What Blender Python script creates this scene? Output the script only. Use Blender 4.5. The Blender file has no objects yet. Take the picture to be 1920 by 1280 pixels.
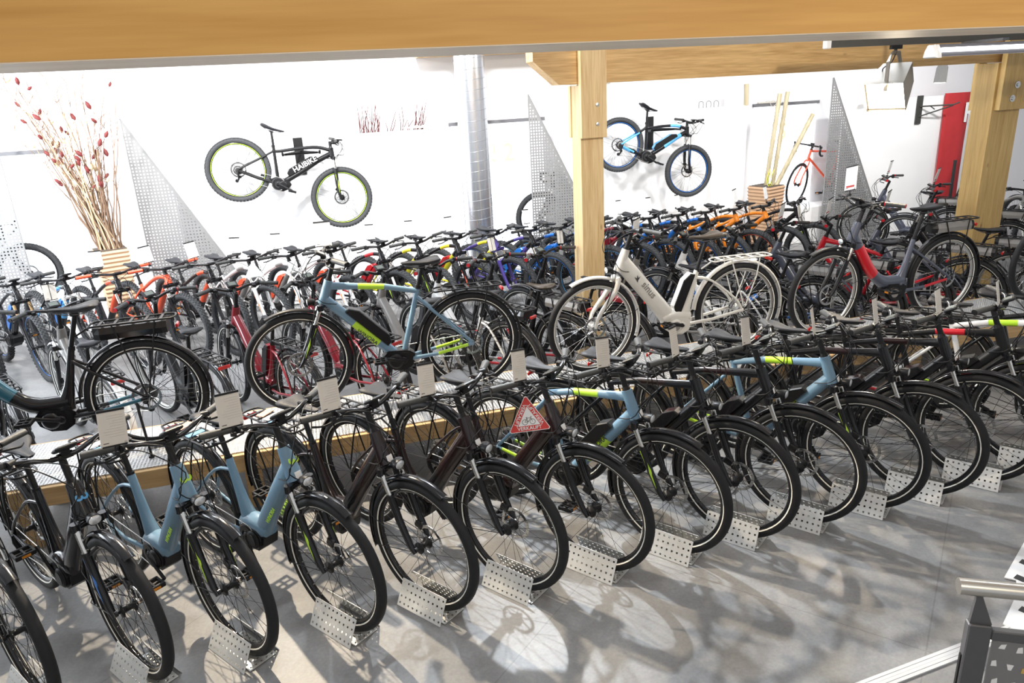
import bpy, math, random
from mathutils import Vector, Matrix
PI = math.pi
R_ = math.radians
random.seed(7)
scene = bpy.context.scene
COL = scene.collection

# ------------------------------------------------------------------ camera
F_PX, PITCH, ROLL, CAM_H, YAW = 1350.0, R_(18.9), -0.0545, 2.45, 0.26786
_f = Vector((0, math.cos(PITCH), -math.sin(PITCH)))
_r = Vector((1, 0, 0))
_u = _r.cross(_f)
_c, _s = math.cos(ROLL), math.sin(ROLL)
_r2, _u2 = _c * _r + _s * _u, -_s * _r + _c * _u
_rz = Matrix.Rotation(-YAW, 3, 'Z')
CF, CR, CU = _rz @ _f, _rz @ _r2, _rz @ _u2
cam_data = bpy.data.cameras.new('camera')
cam_data.sensor_width = 36.0
cam_data.sensor_fit = 'HORIZONTAL'
cam_data.lens = F_PX / 1920.0 * 36.0
cam_data.clip_start = 0.02
cam = bpy.data.objects.new('camera', cam_data)
COL.objects.link(cam)
m3 = Matrix((CR, CU, -CF)).transposed()
cam.matrix_world = Matrix.Translation((0, 0, CAM_H)) @ m3.to_4x4()
scene.camera = cam

# ------------------------------------------------------------------ world, exposure
scene.view_settings.view_transform = 'Standard'
scene.view_settings.look = 'None'
scene.view_settings.gamma = 1.0
scene.view_settings.use_curve_mapping = False
scene.view_settings.exposure = 0.28
world = bpy.data.worlds.new('daylight')
scene.world = world
world.use_nodes = True
bg = world.node_tree.nodes['Background']
bg.inputs[0].default_value = (0.93, 0.96, 1.0, 1)
bg.inputs[1].default_value = 0.5


def light(kind, name, loc, target, energy, color=(1, 1, 1), size=0.1, cone=70, blend=0.5):
    d = bpy.data.lights.new(name, kind)
    d.energy = energy
    d.color = color
    if kind == 'AREA':
        d.shape = 'RECTANGLE'
        d.size, d.size_y = size
    elif kind == 'SPOT':
        d.spot_size = R_(cone)
        d.spot_blend = blend
        d.shadow_soft_size = size
    else:
        d.shadow_soft_size = size
    o = bpy.data.objects.new(name, d)
    COL.objects.link(o)
    o.location = loc
    dv = Vector(target) - Vector(loc)
    o.rotation_euler = dv.to_track_quat('-Z', 'Y').to_euler()
    return o


WARM = (1.0, 0.84, 0.63)
COOL = (0.88, 0.94, 1.0)
# added unseen spots that brighten the back wall and display boards
for i, x in enumerate((-3.4, -0.9, 1.6, 4.1, 6.6, 9.1)):
    light('SPOT', 'wall_fill_light', (x, 6.9, 3.45), (x, 9.6, 1.4), 520 if i < 3 else 250, (1, 0.99, 0.98), 0.12, 115, 1.0)
# daylight from the large side window on the left
light('AREA', 'side_window_light', (-5.6, 6.6, 1.9), (2.0, 6.8, 1.2), 330, COOL, (4.0, 2.4))
# halogen track spots above the raised row, shining down on the bicycles towards the stairs
light('SPOT', 'track_spot_light', (-0.7, 5.3, 3.1), (0.6, 2.6, 0), 620, WARM, 0.03, 112, 0.7)
light('SPOT', 'track_spot_light', (1.5, 5.3, 3.1), (2.1, 1.4, 0), 430, COOL, 0.04, 96, 1.0)
light('SPOT', 'track_spot_light', (4.50, 4.86, 2.14), (2.9, 3.0, 0.0), 90, WARM, 0.04, 110, 0.7)
light('SPOT', 'post_fill_light', (3.2, 1.7, 3.4), (4.2, 6.1, 2.1), 260, (1, .93, .82), 0.08, 95, 1.0)  # added unseen spot that brightens the posts and the far beam
# added point light behind the camera, brightens the near beam
light('POINT', 'beam_fill_light', (1.0, -0.9, 3.0), (0, 0, 0), 42, (1, 0.82, 0.58), 0.1)
# added unseen area fills under the ceiling, for soft light and highlights
for x, y in ((-2.0, 6.2), (1.5, 6.2), (5.0, 6.2), (0.5, 2.2), (4.0, 2.2)):
    light('AREA', 'ceiling_fill_light', (x, y, 3.5), (x, y, 0), 60 if y > 4 else 12, COOL, (1.8, 0.25))


# ------------------------------------------------------------------ materials
MATS = {}


def nodes_of(m):
    m.use_nodes = True
    return m.node_tree, m.node_tree.nodes['Principled BSDF']


def mat(name, col, rough=0.5, metal=0.0, coat=0.0, var=0.0, scale=30.0, bump=0.0, emit=None, spec=None, alpha=None):
    if name in MATS:
        return MATS[name]
    m = bpy.data.materials.new(name)
    nt, b = nodes_of(m)
    b.inputs['Base Color'].default_value = (*col, 1)
    b.inputs['Roughness'].default_value = rough
    b.inputs['Metallic'].default_value = metal
    b.inputs['Coat Weight'].default_value = coat
    b.inputs['Coat Roughness'].default_value = 0.06
    if spec is not None:
        b.inputs['Specular IOR Level'].default_value = spec
    if emit:
        b.inputs['Emission Color'].default_value = (*emit[0], 1)
        b.inputs['Emission Strength'].default_value = emit[1]
    if var or bump:
        tc = nt.nodes.new('ShaderNodeTexCoord')
        nz = nt.nodes.new('ShaderNodeTexNoise')
        nz.inputs['Scale'].default_value = scale
        nz.inputs['Detail'].default_value = 4
        nt.links.new(tc.outputs['Object'], nz.inputs['Vector'])
        if var:
            mx = nt.nodes.new('ShaderNodeMix')
            mx.data_type = 'RGBA'
            mx.inputs['A'].default_value = (*[max(0, c * (1 - var)) for c in col], 1)
            mx.inputs['B'].default_value = (*[min(1, c * (1 + var)) for c in col], 1)
            nt.links.new(nz.outputs['Fac'], mx.inputs['Factor'])
            nt.links.new(mx.outputs['Result'], b.inputs['Base Color'])
        if bump:
            bp = nt.nodes.new('ShaderNodeBump')
            bp.inputs['Strength'].default_value = bump
            bp.inputs['Distance'].default_value = 0.01
            nt.links.new(nz.outputs['Fac'], bp.inputs['Height'])
            nt.links.new(bp.outputs['Normal'], b.inputs['Normal'])
    MATS[name] = m
    return m


def wood(name, light_c, dark_c, axis='X', band=9.0, rough=0.5):
    m = bpy.data.materials.new(name)
    nt, b = nodes_of(m)
    N, L = nt.nodes, nt.links
    tc = N.new('ShaderNodeTexCoord')
    mp = N.new('ShaderNodeMapping')
    sc = {'X': (0.5, 9, 9), 'Z': (9, 9, 0.5), 'Y': (9, 0.5, 9)}[axis]
    mp.inputs['Scale'].default_value = sc
    L.new(tc.outputs['Object'], mp.inputs['Vector'])
    n1 = N.new('ShaderNodeTexNoise')
    n1.inputs['Scale'].default_value = 2.2
    n1.inputs['Detail'].default_value = 8
    n1.inputs['Distortion'].default_value = 0.6
    L.new(mp.outputs['Vector'], n1.inputs['Vector'])
    n2 = N.new('ShaderNodeTexNoise')
    n2.inputs['Scale'].default_value = band
    n2.inputs['Detail'].default_value = 3
    L.new(mp.outputs['Vector'], n2.inputs['Vector'])
    # knots
    vo = N.new('ShaderNodeTexVoronoi')
    vo.inputs['Scale'].default_value = 2.6
    mp2 = N.new('ShaderNodeMapping')
    mp2.inputs['Scale'].default_value = {'X': (.7, 1.6, 1.6), 'Z': (1.6, 1.6, .7), 'Y': (1.6, .7, 1.6)}[axis]
    L.new(tc.outputs['Object'], mp2.inputs['Vector'])
    L.new(mp2.outputs['Vector'], vo.inputs['Vector'])
    kr = N.new('ShaderNodeValToRGB')
    kr.color_ramp.elements[0].position = 0.02
    kr.color_ramp.elements[0].color = (0.35, 0.2, 0.1, 1)
    kr.color_ramp.elements[1].position = 0.075
    kr.color_ramp.elements[1].color = (1, 1, 1, 1)
    L.new(vo.outputs['Distance'], kr.inputs['Fac'])
    ad = N.new('ShaderNodeMath')
    ad.operation = 'MULTIPLY_ADD'
    ad.inputs[1].default_value = 0.5
    L.new(n2.outputs['Fac'], ad.inputs[0])
    hf = N.new('ShaderNodeMath')
    hf.operation = 'MULTIPLY'
    hf.inputs[1].default_value = 0.55
    L.new(n1.outputs['Fac'], hf.inputs[0])
    L.new(hf.outputs[0], ad.inputs[2])
    cr = N.new('ShaderNodeValToRGB')
    cr.color_ramp.elements[0].position = 0.35
    cr.color_ramp.elements[0].color = (*dark_c, 1)
    cr.color_ramp.elements[1].position = 0.66
    cr.color_ramp.elements[1].color = (*light_c, 1)
    L.new(ad.outputs[0], cr.inputs['Fac'])
    mx = N.new('ShaderNodeMix')
    mx.data_type = 'RGBA'
    mx.blend_type = 'MULTIPLY'
    mx.inputs['Factor'].default_value = 0.8
    L.new(cr.outputs['Color'], mx.inputs['A'])
    L.new(kr.outputs['Color'], mx.inputs['B'])
    L.new(mx.outputs['Result'], b.inputs['Base Color'])
    b.inputs['Roughness'].default_value = rough
    return m


def floor_mat():
    m = bpy.data.materials.new('grey_vinyl_floor')
    nt, b = nodes_of(m)
    N, L = nt.nodes, nt.links
    tc = N.new('ShaderNodeTexCoord')
    n1 = N.new('ShaderNodeTexNoise')
    n1.inputs['Scale'].default_value = 1.6
    n1.inputs['Detail'].default_value = 9
    n1.inputs['Roughness'].default_value = 0.65
    L.new(tc.outputs['Object'], n1.inputs['Vector'])
    n2 = N.new('ShaderNodeTexNoise')
    n2.inputs['Scale'].default_value = 60
    n2.inputs['Detail'].default_value = 5
    L.new(tc.outputs['Object'], n2.inputs['Vector'])
    cr = N.new('ShaderNodeValToRGB')
    cr.color_ramp.elements[0].position = 0.3
    cr.color_ramp.elements[0].color = (0.17, 0.168, 0.17, 1)
    cr.color_ramp.elements[1].position = 0.72
    cr.color_ramp.elements[1].color = (0.34, 0.33, 0.315, 1)
    L.new(n1.outputs['Fac'], cr.inputs['Fac'])
    mx = N.new('ShaderNodeMix')
    mx.data_type = 'RGBA'
    mx.blend_type = 'OVERLAY'
    mx.inputs['Factor'].default_value = 0.35
    L.new(cr.outputs['Color'], mx.inputs['A'])
    L.new(n2.outputs['Color'], mx.inputs['B'])
    hs = N.new('ShaderNodeHueSaturation')
    hs.inputs['Saturation'].default_value = 0.25
    L.new(mx.outputs['Result'], hs.inputs['Color'])
    # sheet seams
    br = N.new('ShaderNodeTexBrick')
    br.offset = 0
    br.inputs['Scale'].default_value = 0.16
    br.inputs['Mortar Size'].default_value = 0.0006
    br.inputs['Color1'].default_value = (1, 1, 1, 1)
    br.inputs['Color2'].default_value = (1, 1, 1, 1)
    br.inputs['Mortar'].default_value = (0.72, 0.72, 0.72, 1)
    mp = N.new('ShaderNodeMapping')
    mp.inputs['Rotation'].default_value = (0, 0, R_(-40))
    L.new(tc.outputs['Object'], mp.inputs['Vector'])
    L.new(mp.outputs['Vector'], br.inputs['Vector'])
    mm = N.new('ShaderNodeMix')
    mm.data_type = 'RGBA'
    mm.blend_type = 'MULTIPLY'
    mm.inputs['Factor'].default_value = 0.7
    L.new(hs.outputs['Color'], mm.inputs['A'])
    L.new(br.outputs['Color'], mm.inputs['B'])
    L.new(mm.outputs['Result'], b.inputs['Base Color'])
    b.inputs['Roughness'].default_value = 0.42
    return m


def tread_mat():
    m = bpy.data.materials.new('checker_plate_metal')
    nt, b = nodes_of(m)
    N, L = nt.nodes, nt.links
    tc = N.new('ShaderNodeTexCoord')
    mp = N.new('ShaderNodeMapping')
    mp.inputs['Scale'].default_value = (30, 30, 30)
    L.new(tc.outputs['Object'], mp.inputs['Vector'])
    ck = N.new('ShaderNodeTexChecker')
    ck.inputs['Scale'].default_value = 1.0
    L.new(mp.outputs['Vector'], ck.inputs['Vector'])
    w1 = N.new('ShaderNodeTexWave')
    w1.bands_direction = 'X'
    w1.inputs['Scale'].default_value = 0.5
    w2 = N.new('ShaderNodeTexWave')
    w2.bands_direction = 'Y'
    w2.inputs['Scale'].default_value = 0.5
    L.new(mp.outputs['Vector'], w1.inputs['Vector'])
    L.new(mp.outputs['Vector'], w2.inputs['Vector'])
    mul = N.new('ShaderNodeMath')
    mul.operation = 'MULTIPLY'
    L.new(w1.outputs['Fac'], mul.inputs[0])
    L.new(w2.outputs['Fac'], mul.inputs[1])
    bp = N.new('ShaderNodeBump')
    bp.inputs['Strength'].default_value = 0.9
    bp.inputs['Distance'].default_value = 0.01
    L.new(mul.outputs[0], bp.inputs['Height'])
    L.new(bp.outputs['Normal'], b.inputs['Normal'])
    b.inputs['Base Color'].default_value = (0.62, 0.62, 0.62, 1)
    b.inputs['Metallic'].default_value = 0.75
    b.inputs['Roughness'].default_value = 0.32
    return m


M_WOOD_X = wood('glulam_beam_wood', (0.74, 0.42, 0.12), (0.56, 0.28, 0.06), 'X')
M_WOOD_X2 = wood('far_beam_wood', (0.80, 0.54, 0.24), (0.52, 0.29, 0.10), 'X')
M_WOOD_Z = wood('post_wood', (0.90, 0.68, 0.37), (0.70, 0.45, 0.19), 'Z')
M_WOOD_P = wood('platform_wood', (0.66, 0.45, 0.22), (0.46, 0.28, 0.12), 'X')
M_BAMBOO = wood('bamboo_cane', (0.62, 0.54, 0.36), (0.38, 0.32, 0.19), 'Z', 4)
M_FLOOR = floor_mat()
M_TREAD = tread_mat()
M_WALL = mat('white_wall_paint', (0.86, 0.86, 0.88), 0.8, var=0.03, scale=3)
M_BOARD = mat('white_display_board', (0.9, 0.9, 0.9), 0.65, var=0.02, scale=4)
M_RUB = mat('tyre_rubber', (0.016, 0.0165, 0.018), 0.62, var=0.25, scale=40, bump=0.15, spec=.3)
M_RUBG = mat('grey_tyre_rubber', (0.042, 0.044, 0.047), 0.75, var=0.25, scale=60, bump=0.2)
M_REFL = mat('reflective_stripe', (0.90, 0.88, 0.80), 0.4)
M_BLK = mat('gloss_black_paint', (0.010, 0.010, 0.012), 0.2, coat=0.25, var=0.2, scale=20, spec=.4)
M_MAT = mat('matt_black_plastic', (0.011, 0.011, 0.012), 0.42, var=0.2, scale=50, spec=.3)
M_GRIP = mat('grey_rubber_grip', (0.042, 0.043, 0.042), 0.55, var=0.15, scale=80, bump=0.2)
M_SAD = mat('saddle_vinyl', (0.026, 0.027, 0.031), 0.55, spec=.3, var=0.12, scale=60, bump=0.1)
M_SADBR = mat('brown_saddle_leather', (0.07, 0.052, 0.036), 0.38, var=0.15, scale=30)
M_SADWH = mat('white_saddle_vinyl', (0.8, 0.8, 0.8), 0.4, var=0.03)
M_STEEL = mat('polished_steel', (0.68, 0.68, 0.68), 0.22, 1.0, var=0.08, scale=60)
M_ALU = mat('brushed_aluminium', (0.60, 0.60, 0.58), 0.38, 0.85, var=0.08, scale=80)
M_CHR = mat('stanchion_chrome', (0.78, 0.76, 0.72), 0.12, 1.0, var=0.04)
M_DKST = mat('dark_steel', (0.17, 0.17, 0.175), 0.35, 0.9, var=0.2, scale=50)
M_SPK = mat('black_spoke', (0.03, 0.03, 0.032), 0.3, 0.6, var=0.1)
M_SPKS = mat('bright_spoke', (0.75, 0.75, 0.75), 0.25, 0.9, var=0.05)
M_RED = mat('red_reflector', (0.50, 0.015, 0.012), 0.22, coat=0.4, var=0.1)
M_LENS = mat('clear_lens', (0.75, 0.77, 0.78), 0.08, 0.5, var=0.04)
M_CARD = mat('price_card_paper', (0.62, 0.585, 0.53), 0.75, var=0.03, scale=20)
M_CARDW = mat('white_card_paper', (0.86, 0.86, 0.85), 0.75, var=0.02, scale=20)
M_INK = mat('print_ink', (0.42, 0.40, 0.38), 0.8, var=0.05)
M_INKD = mat('dark_print_ink', (0.05, 0.05, 0.05), 0.8, var=0.05)
M_INKR = mat('red_print_ink', (0.5, 0.05, 0.04), 0.7, var=0.05)
M_LIME = mat('lime_paint', (0.48, 0.78, 0.04), 0.35, coat=0.3, var=0.04)
M_BLUEP = mat('pale_blue_paint', (0.16, 0.28, 0.39), 0.38, coat=0.25, var=0.05, scale=10)
M_WHITEP = mat('pearl_white_paint', (0.70, 0.68, 0.63), 0.28, coat=0.5, var=0.03)
M_PWHITE = mat('pure_white_paint', (0.85, 0.85, 0.85), 0.25, coat=0.5, var=0.02)
M_DGREY = mat('slate_grey_paint', (0.075, 0.085, 0.12), 0.25, coat=0.5, var=0.1)
M_GREYP = mat('titan_grey_paint', (0.24, 0.23, 0.22), 0.35, coat=0.3, var=0.08)
M_REDP = mat('bright_red_paint', (0.52, 0.012, 0.022), 0.25, coat=0.5, var=0.08)
M_WINE = mat('wine_red_paint', (0.24, 0.012, 0.022), 0.2, coat=0.7, var=0.12)
M_TEAL = mat('petrol_blue_paint', (0.02, 0.12, 0.175), 0.28, coat=0.5, var=0.08)
M_ORANGE = mat('orange_paint', (0.90, 0.26, 0.015), 0.3, coat=0.4, var=0.04)
M_CORAL = mat('coral_red_paint', (0.85, 0.11, 0.045), 0.32, coat=0.3, var=0.05)
M_ROYAL = mat('royal_blue_paint', (0.015, 0.17, 0.62), 0.28, coat=0.4, var=0.08)
M_SKY = mat('sky_blue_paint', (0.10, 0.42, 0.80), 0.3, coat=0.4, var=0.05)
M_VIOLET = mat('violet_paint', (0.075, 0.05, 0.26), 0.28, coat=0.4, var=0.08)
M_YEL = mat('yellow_paint', (0.80, 0.72, 0.03), 0.35, coat=0.3, var=0.04)
M_BROWNBLK = mat('black_red_fade_paint', (0.016, 0.006, 0.006), 0.2, coat=0.3, var=0.6, scale=4)
M_GOLD = mat('brown_fork_lug', (0.35, 0.22, 0.10), 0.4, 0.3, var=0.1)


# ------------------------------------------------------------------ mesh builder
def V(*a):
    return Vector(a)


class MB:
    def __init__(s):
        s.v, s.f, s.m, s.sm = [], [], [], []

    def add(s, vs, fs, mi=0, smooth=True):
        o = len(s.v)
        s.v += [tuple(p) for p in vs]
        for i, f in enumerate(fs):
            s.f.append(tuple(o + k for k in f))
            s.m.append(mi[i] if isinstance(mi, (list, tuple)) else mi)
            s.sm.append(smooth)

    def loft(s, rings, mi=0, caps=True, loop=False, smooth=True, segm=None):
        n = len(rings[0])
        vs = [p for r in rings for p in r]
        fs, ms = [], []
        K = len(rings)
        for i in range(K if loop else K - 1):
            a, b = i * n, ((i + 1) % K) * n
            for j in range(n):
                k = (j + 1) % n
                fs.append((a + j, a + k, b + k, b + j))
                ms.append(segm[j] if segm else (mi[i] if isinstance(mi, list) else mi))
        s.add(vs, fs, ms, smooth)
        if caps and not loop:
            m0 = mi[0] if isinstance(mi, list) else mi
            m1 = mi[-1] if isinstance(mi, list) else mi
            s.add(rings[0], [tuple(range(n))[::-1]], m0, False)
            s.add(rings[-1], [tuple(range(n))], m1, False)

    def tube(s, pts, r, n=8, mi=0, caps=True, loop=False, ref=None, sq=False):
        pts = [Vector(p) for p in pts]
        K = len(pts)
        if not isinstance(r, list):
            r = [r] * K
        rings = []
        prev = None
        for i, p in enumerate(pts):
            if loop:
                t = pts[(i + 1) % K] - pts[i - 1]
            else:
                t = pts[min(i + 1, K - 1)] - pts[max(i - 1, 0)]
            if t.length < 1e-9:
                t = Vector((0, 0, 1))
            t.normalize()
            base = prev if prev is not None else (Vector(ref) if ref else Vector((0, 1, 0)))
            n1 = base - base.dot(t) * t
            if n1.length < 0.2 and prev is None:
                base = Vector((0, 0, 1))
                n1 = base - base.dot(t) * t
            n1.normalize()
            prev = n1
            n2 = t.cross(n1)
            ra, rb = r[i] if isinstance(r[i], (tuple, list)) else (r[i], r[i])
            ring = []
            for k in range(n):
                a = 2 * PI * (k + (0.5 if sq else 0)) / n
                ca, sa = math.cos(a), math.sin(a)
                if sq:
                    ca, sa = (1 if ca > 0 else -1), (1 if sa > 0 else -1)
                ring.append(p + n1 * (ra * ca) + n2 * (rb * sa))
            rings.append(ring)
        s.loft(rings, mi, caps, loop, smooth=not sq)

    def box(s, c, size, mi=0, rot=None, bev=0.0):
        hx, hy, hz = size[0] / 2, size[1] / 2, size[2] / 2
        c = Vector(c)
        q = rot if rot is not None else Matrix.Identity(3)
        if bev <= 0:
            vs = [c + q @ Vector((x * hx, y * hy, z * hz)) for x in (-1, 1) for y in (-1, 1) for z in (-1, 1)]
            s.add(vs, [(0, 1, 3, 2), (4, 6, 7, 5), (0, 4, 5, 1), (2, 3, 7, 6), (0, 2, 6, 4), (1, 5, 7, 3)], mi, False)
            return
        rings = []
        for z, k in ((-hz, bev), (-hz + bev, 0), (hz - bev, 0), (hz, bev)):
            ax, ay = hx - k, hy - k
            e = bev
            pts = [(-ax + e, -ay), (ax - e, -ay), (ax, -ay + e), (ax, ay - e), (ax - e, ay), (-ax + e, ay), (-ax, ay - e), (-ax, -ay + e)]
            rings.append([c + q @ Vector((x, y, z)) for x, y in pts])
        s.loft(rings, mi, True, False, smooth=False)

    def prism(s, poly, y0, y1, mi=0, fn=None):
        """poly in (x,z); extruded along y"""
        n = len(poly)
        fn = fn or (lambda x, y, z: (x, y, z))
        a = [fn(x, y0, z) for x, z in poly]
        b = [fn(x, y1, z) for x, z in poly]
        s.add(a + b, [tuple(range(n))[::-1], tuple(range(n, 2 * n))] +
              [(i, (i + 1) % n, n + (i + 1) % n, n + i) for i in range(n)], mi, False)

    def lathe_y(s, prof, c=(0, 0, 0), n=24, closed=True, segm=None, a0=0.0, a1=None, mi=0, smooth=True):
        """profile (radius, y) revolved about the y axis through c"""
        full = a1 is None
        K = n if full else n + 1
        rings = []
        for i in range(K):
            a = (2 * PI * i / n) if full else a0 + (a1 - a0) * i / n
            ca, sa = math.cos(a), math.sin(a)
            rings.append([Vector((c[0] + r * ca, c[1] + y, c[2] + r * sa)) for r, y in prof])
        s.loft(rings, mi, caps=not full, loop=full, smooth=smooth, segm=segm)

    def disc(s, c, r, y, n=20, mi=0, th=0.004):
        s.lathe_y([(0.0005, -th / 2), (r, -th / 2), (r, th / 2), (0.0005, th / 2)], (c[0], c[1] + y, c[2]), n, mi=mi, smooth=False)

    def mesh(s, name, mats):
        me = bpy.data.meshes.new(name)
        me.from_pydata(s.v, [], s.f)
        for m in mats:
            me.materials.append(m)
        me.polygons.foreach_set('material_index', s.m)
        me.polygons.foreach_set('use_smooth', s.sm)
        me.update()
        return me


def smoothpath(pts, k=4):
    """catmull-rom through tuples of any length"""
    P = [tuple(p) for p in pts]
    P = [P[0]] + P + [P[-1]]
    out = []
    for i in range(1, len(P) - 2):
        for j in range(k):
            t = j / k
            out.append(tuple(0.5 * (2 * b + (c - a) * t + (2 * a - 5 * b + 4 * c - d) * t * t + (3 * b - a - 3 * c + d) * t ** 3)
                             for a, b, c, d in zip(P[i - 1], P[i], P[i + 1], P[i + 2])))
    out.append(P[-2])
    return out


def empty(name, loc, rz=0.0, label=None, cat=None, group=None):
    o = bpy.data.objects.new(name, None)
    COL.objects.link(o)
    o.empty_display_size = 0.1
    o.location = loc
    o.rotation_euler = (0, 0, rz)
    tag(o, label, cat, group)
    return o


def tag(o, label=None, cat=None, group=None, kind=None):
    if label:
        o['label'] = label
    if cat:
        o['category'] = cat
    if group:
        o['group'] = group
    if kind:
        o['kind'] = kind
    return o


def link(name, me, parent=None, label=None):
    o = bpy.data.objects.new(name, me)
    COL.objects.link(o)
    if parent:
        o.parent = parent
    if label:
        o['label'] = label
    return o


def build(name, mb, mats, parent=None, label=None):
    return link(name, mb.mesh(name, mats if isinstance(mats, (list, tuple)) else [mats]), parent, label)


def struct(name, mb, mats, parent=None):
    o = build(name, mb, mats, parent)
    if not parent:
        o['kind'] = 'structure'
    return o


TEXTC = {}


def text_mesh(body, size, m, depth=0.0008, bold=True):
    key = (body, size, m.name)
    if key in TEXTC:
        return TEXTC[key]
    cu = bpy.data.curves.new('lettering', 'FONT')
    cu.body = body
    cu.size = size
    cu.extrude = depth
    cu.offset = size * 0.012 if bold else 0
    cu.align_x = 'CENTER'
    cu.align_y = 'CENTER'
    o = bpy.data.objects.new('lettering', cu)
    COL.objects.link(o)
    dg = bpy.context.evaluated_depsgraph_get()
    me = bpy.data.meshes.new_from_object(o.evaluated_get(dg))
    me.materials.clear()
    me.materials.append(m)
    bpy.data.objects.remove(o)
    bpy.data.curves.remove(cu)
    TEXTC[key] = me
    return me


def place_text(body, size, m, parent, origin, tx, ty, name='lettering'):
    me = text_mesh(body, size, m)
    o = link(name, me, parent)
    tx, ty = Vector(tx).normalized(), Vector(ty).normalized()
    tz = tx.cross(ty)
    mt = Matrix((tx, ty, tz)).transposed().to_4x4()
    mt.translation = Vector(origin)
    o.matrix_local = mt
    return o


# ------------------------------------------------------------------ bicycle parts (x forward, front hub at x=0, z up)
CACHE = {}


def cached(key, fn):
    if key not in CACHE:
        CACHE[key] = fn()
    return CACHE[key]


HEAD = R_(69.5)
HU = V(-math.cos(HEAD), 0, math.sin(HEAD))


def tyre_mesh(R, kind, stripe, rub):
    mb = MB()
    if kind == 'city':
        w = 0.0225
        prof = [(R - .048, .013), (R - .0460, .0180), (R - .0400, .0208), (R - .028, .025), (R - .014, .0235), (R - .004, .015), (R, .005)]
    elif kind == 'mtb':
        w = 0.029
        prof = [(R - .056, .013), (R - .050, .020), (R - .044, .025), (R - .028, .029), (R - .013, .027), (R - .007, .018), (R - .005, .006)]
    else:
        prof = [(R - .028, .008), (R - .025, .011), (R - .022, .0125), (R - .015, .013), (R - .006, .011), (R - .002, .006), (R, .002)]
    p = prof + [(r, -y) for r, y in prof[::-1]]
    K = len(p)
    segm = [0] * K
    if stripe:
        segm[1] = 1
        segm[K - 3] = 1
    mb.lathe_y(p, (0, 0, R), 56, segm=segm)
    if kind == 'mtb':
        n = 58
        for i in range(n):
            for row, (y, rr, tl) in enumerate(((-.024, R - .008, -.5), (-.009, R - .003, 0), (.009, R - .003, 0), (.024, R - .008, .5))):
                a = 2 * PI * (i + (0.5 if row in (0, 2) else 0)) / n
                ca, sa = math.cos(a), math.sin(a)
                q = Matrix(((ca, 0, -sa), (0, 1, 0), (sa, 0, ca)))
                q = q @ Matrix.Rotation(tl, 3, 'Z')
                mb.box((rr * ca, y, R + rr * sa), (.011, .011, .019), 0, q)
    return mb.mesh('tyre', [rub, stripe or rub])


def rim_mesh(R, kind, m, acc):
    t = {'city': .047, 'mtb': .058, 'road': .030}[kind]
    a = R - t
    mb = MB()
    mb.lathe_y([(a + .006, .0125), (a + .004, -.0125), (a - .006, -.011), (a - .011, -.009), (a - .017, -.006), (a - .019, 0), (a - .017, .006), (a - .011, .009), (a - .006, .011)],
               (0, 0, R), 52, segm=[0, 0, 1, 0, 0, 0, 0, 1, 0])
    for k in range(28):
        an = 2 * PI * (k + .5) / 28
        mb.tube([(math.cos(an) * (a - .017), 0, R + math.sin(an) * (a - .017)), (math.cos(an) * (a - .028), 0, R + math.sin(an) * (a - .028))], .0022, 4, 2)
    return mb.mesh('rim', [m, acc, M_ALU])


def spokes_mesh(R, kind, m, rear):
    t = {'city': .064, 'mtb': .075, 'road': .047}[kind]
    a = R - t
    mb = MB()
    n = 28
    fr = .028 if not rear else .030
    for k in range(n):
        side = 1 if k % 2 else -1
        lead = 1 if (k // 2) % 2 else -1
        ao = 2 * PI * (k + .5) / n
        ai = ao + lead * R_(62)
        mb.tube([(math.cos(ai) * fr, side * .028, R + math.sin(ai) * fr), (math.cos(ao) * a, side * .002, R + math.sin(ao) * a)], .00115, 4, 0, caps=False)
    return mb.mesh('spokes', [m])


def hub_mesh(R, rear, m):
    mb = MB()
    w = .068 if rear else .05
    mb.lathe_y([(.007, -w), (.007, -.034), (.031, -.031), (.031, -.026), (.014, -.02), (.014, .02), (.031, .026), (.031, .031), (.007, .034), (.007, w), (.0005, w), (.0005, -w)], (0, 0, R), 18)
    return mb.mesh('hub', [m])


def disc_mesh(R, y, rr=.088):
    mb = MB()
    mb.lathe_y([(rr, -.001), (rr, .001), (rr - .017, .001), (rr - .017, -.001)], (0, y, R), 36, smooth=False)
    for k in range(6):
        a = 2 * PI * k / 6
        b = a + .5
        mb.tube([(math.cos(a) * .02, y, R + math.sin(a) * .02), (math.cos(b) * (rr - .014), y, R + math.sin(b) * (rr - .014))], (.0012, .004) and .003, 4, 0)
    mb.lathe_y([(.024, -.004), (.024, .004), (.012, .004), (.012, -.004)], (0, y, R), 16, smooth=False)
    return mb.mesh('brake_disc', [M_STEEL])


def cassette_mesh(R):
    mb = MB()
    for i, r in enumerate((.055, .050, .045, .040, .034, .028)):
        y = -.036 - .0045 * i
        n = int(r * 700)
        prof = []
        for k in range(2 * n):
            a = PI * k / n
            q = r if k % 2 else r - .004
            prof.append((q * math.cos(a), R + q * math.sin(a)))
        mb.prism(prof, y - .0008, y + .0008, 0)
    return mb.mesh('cassette', [M_DKST])


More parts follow.
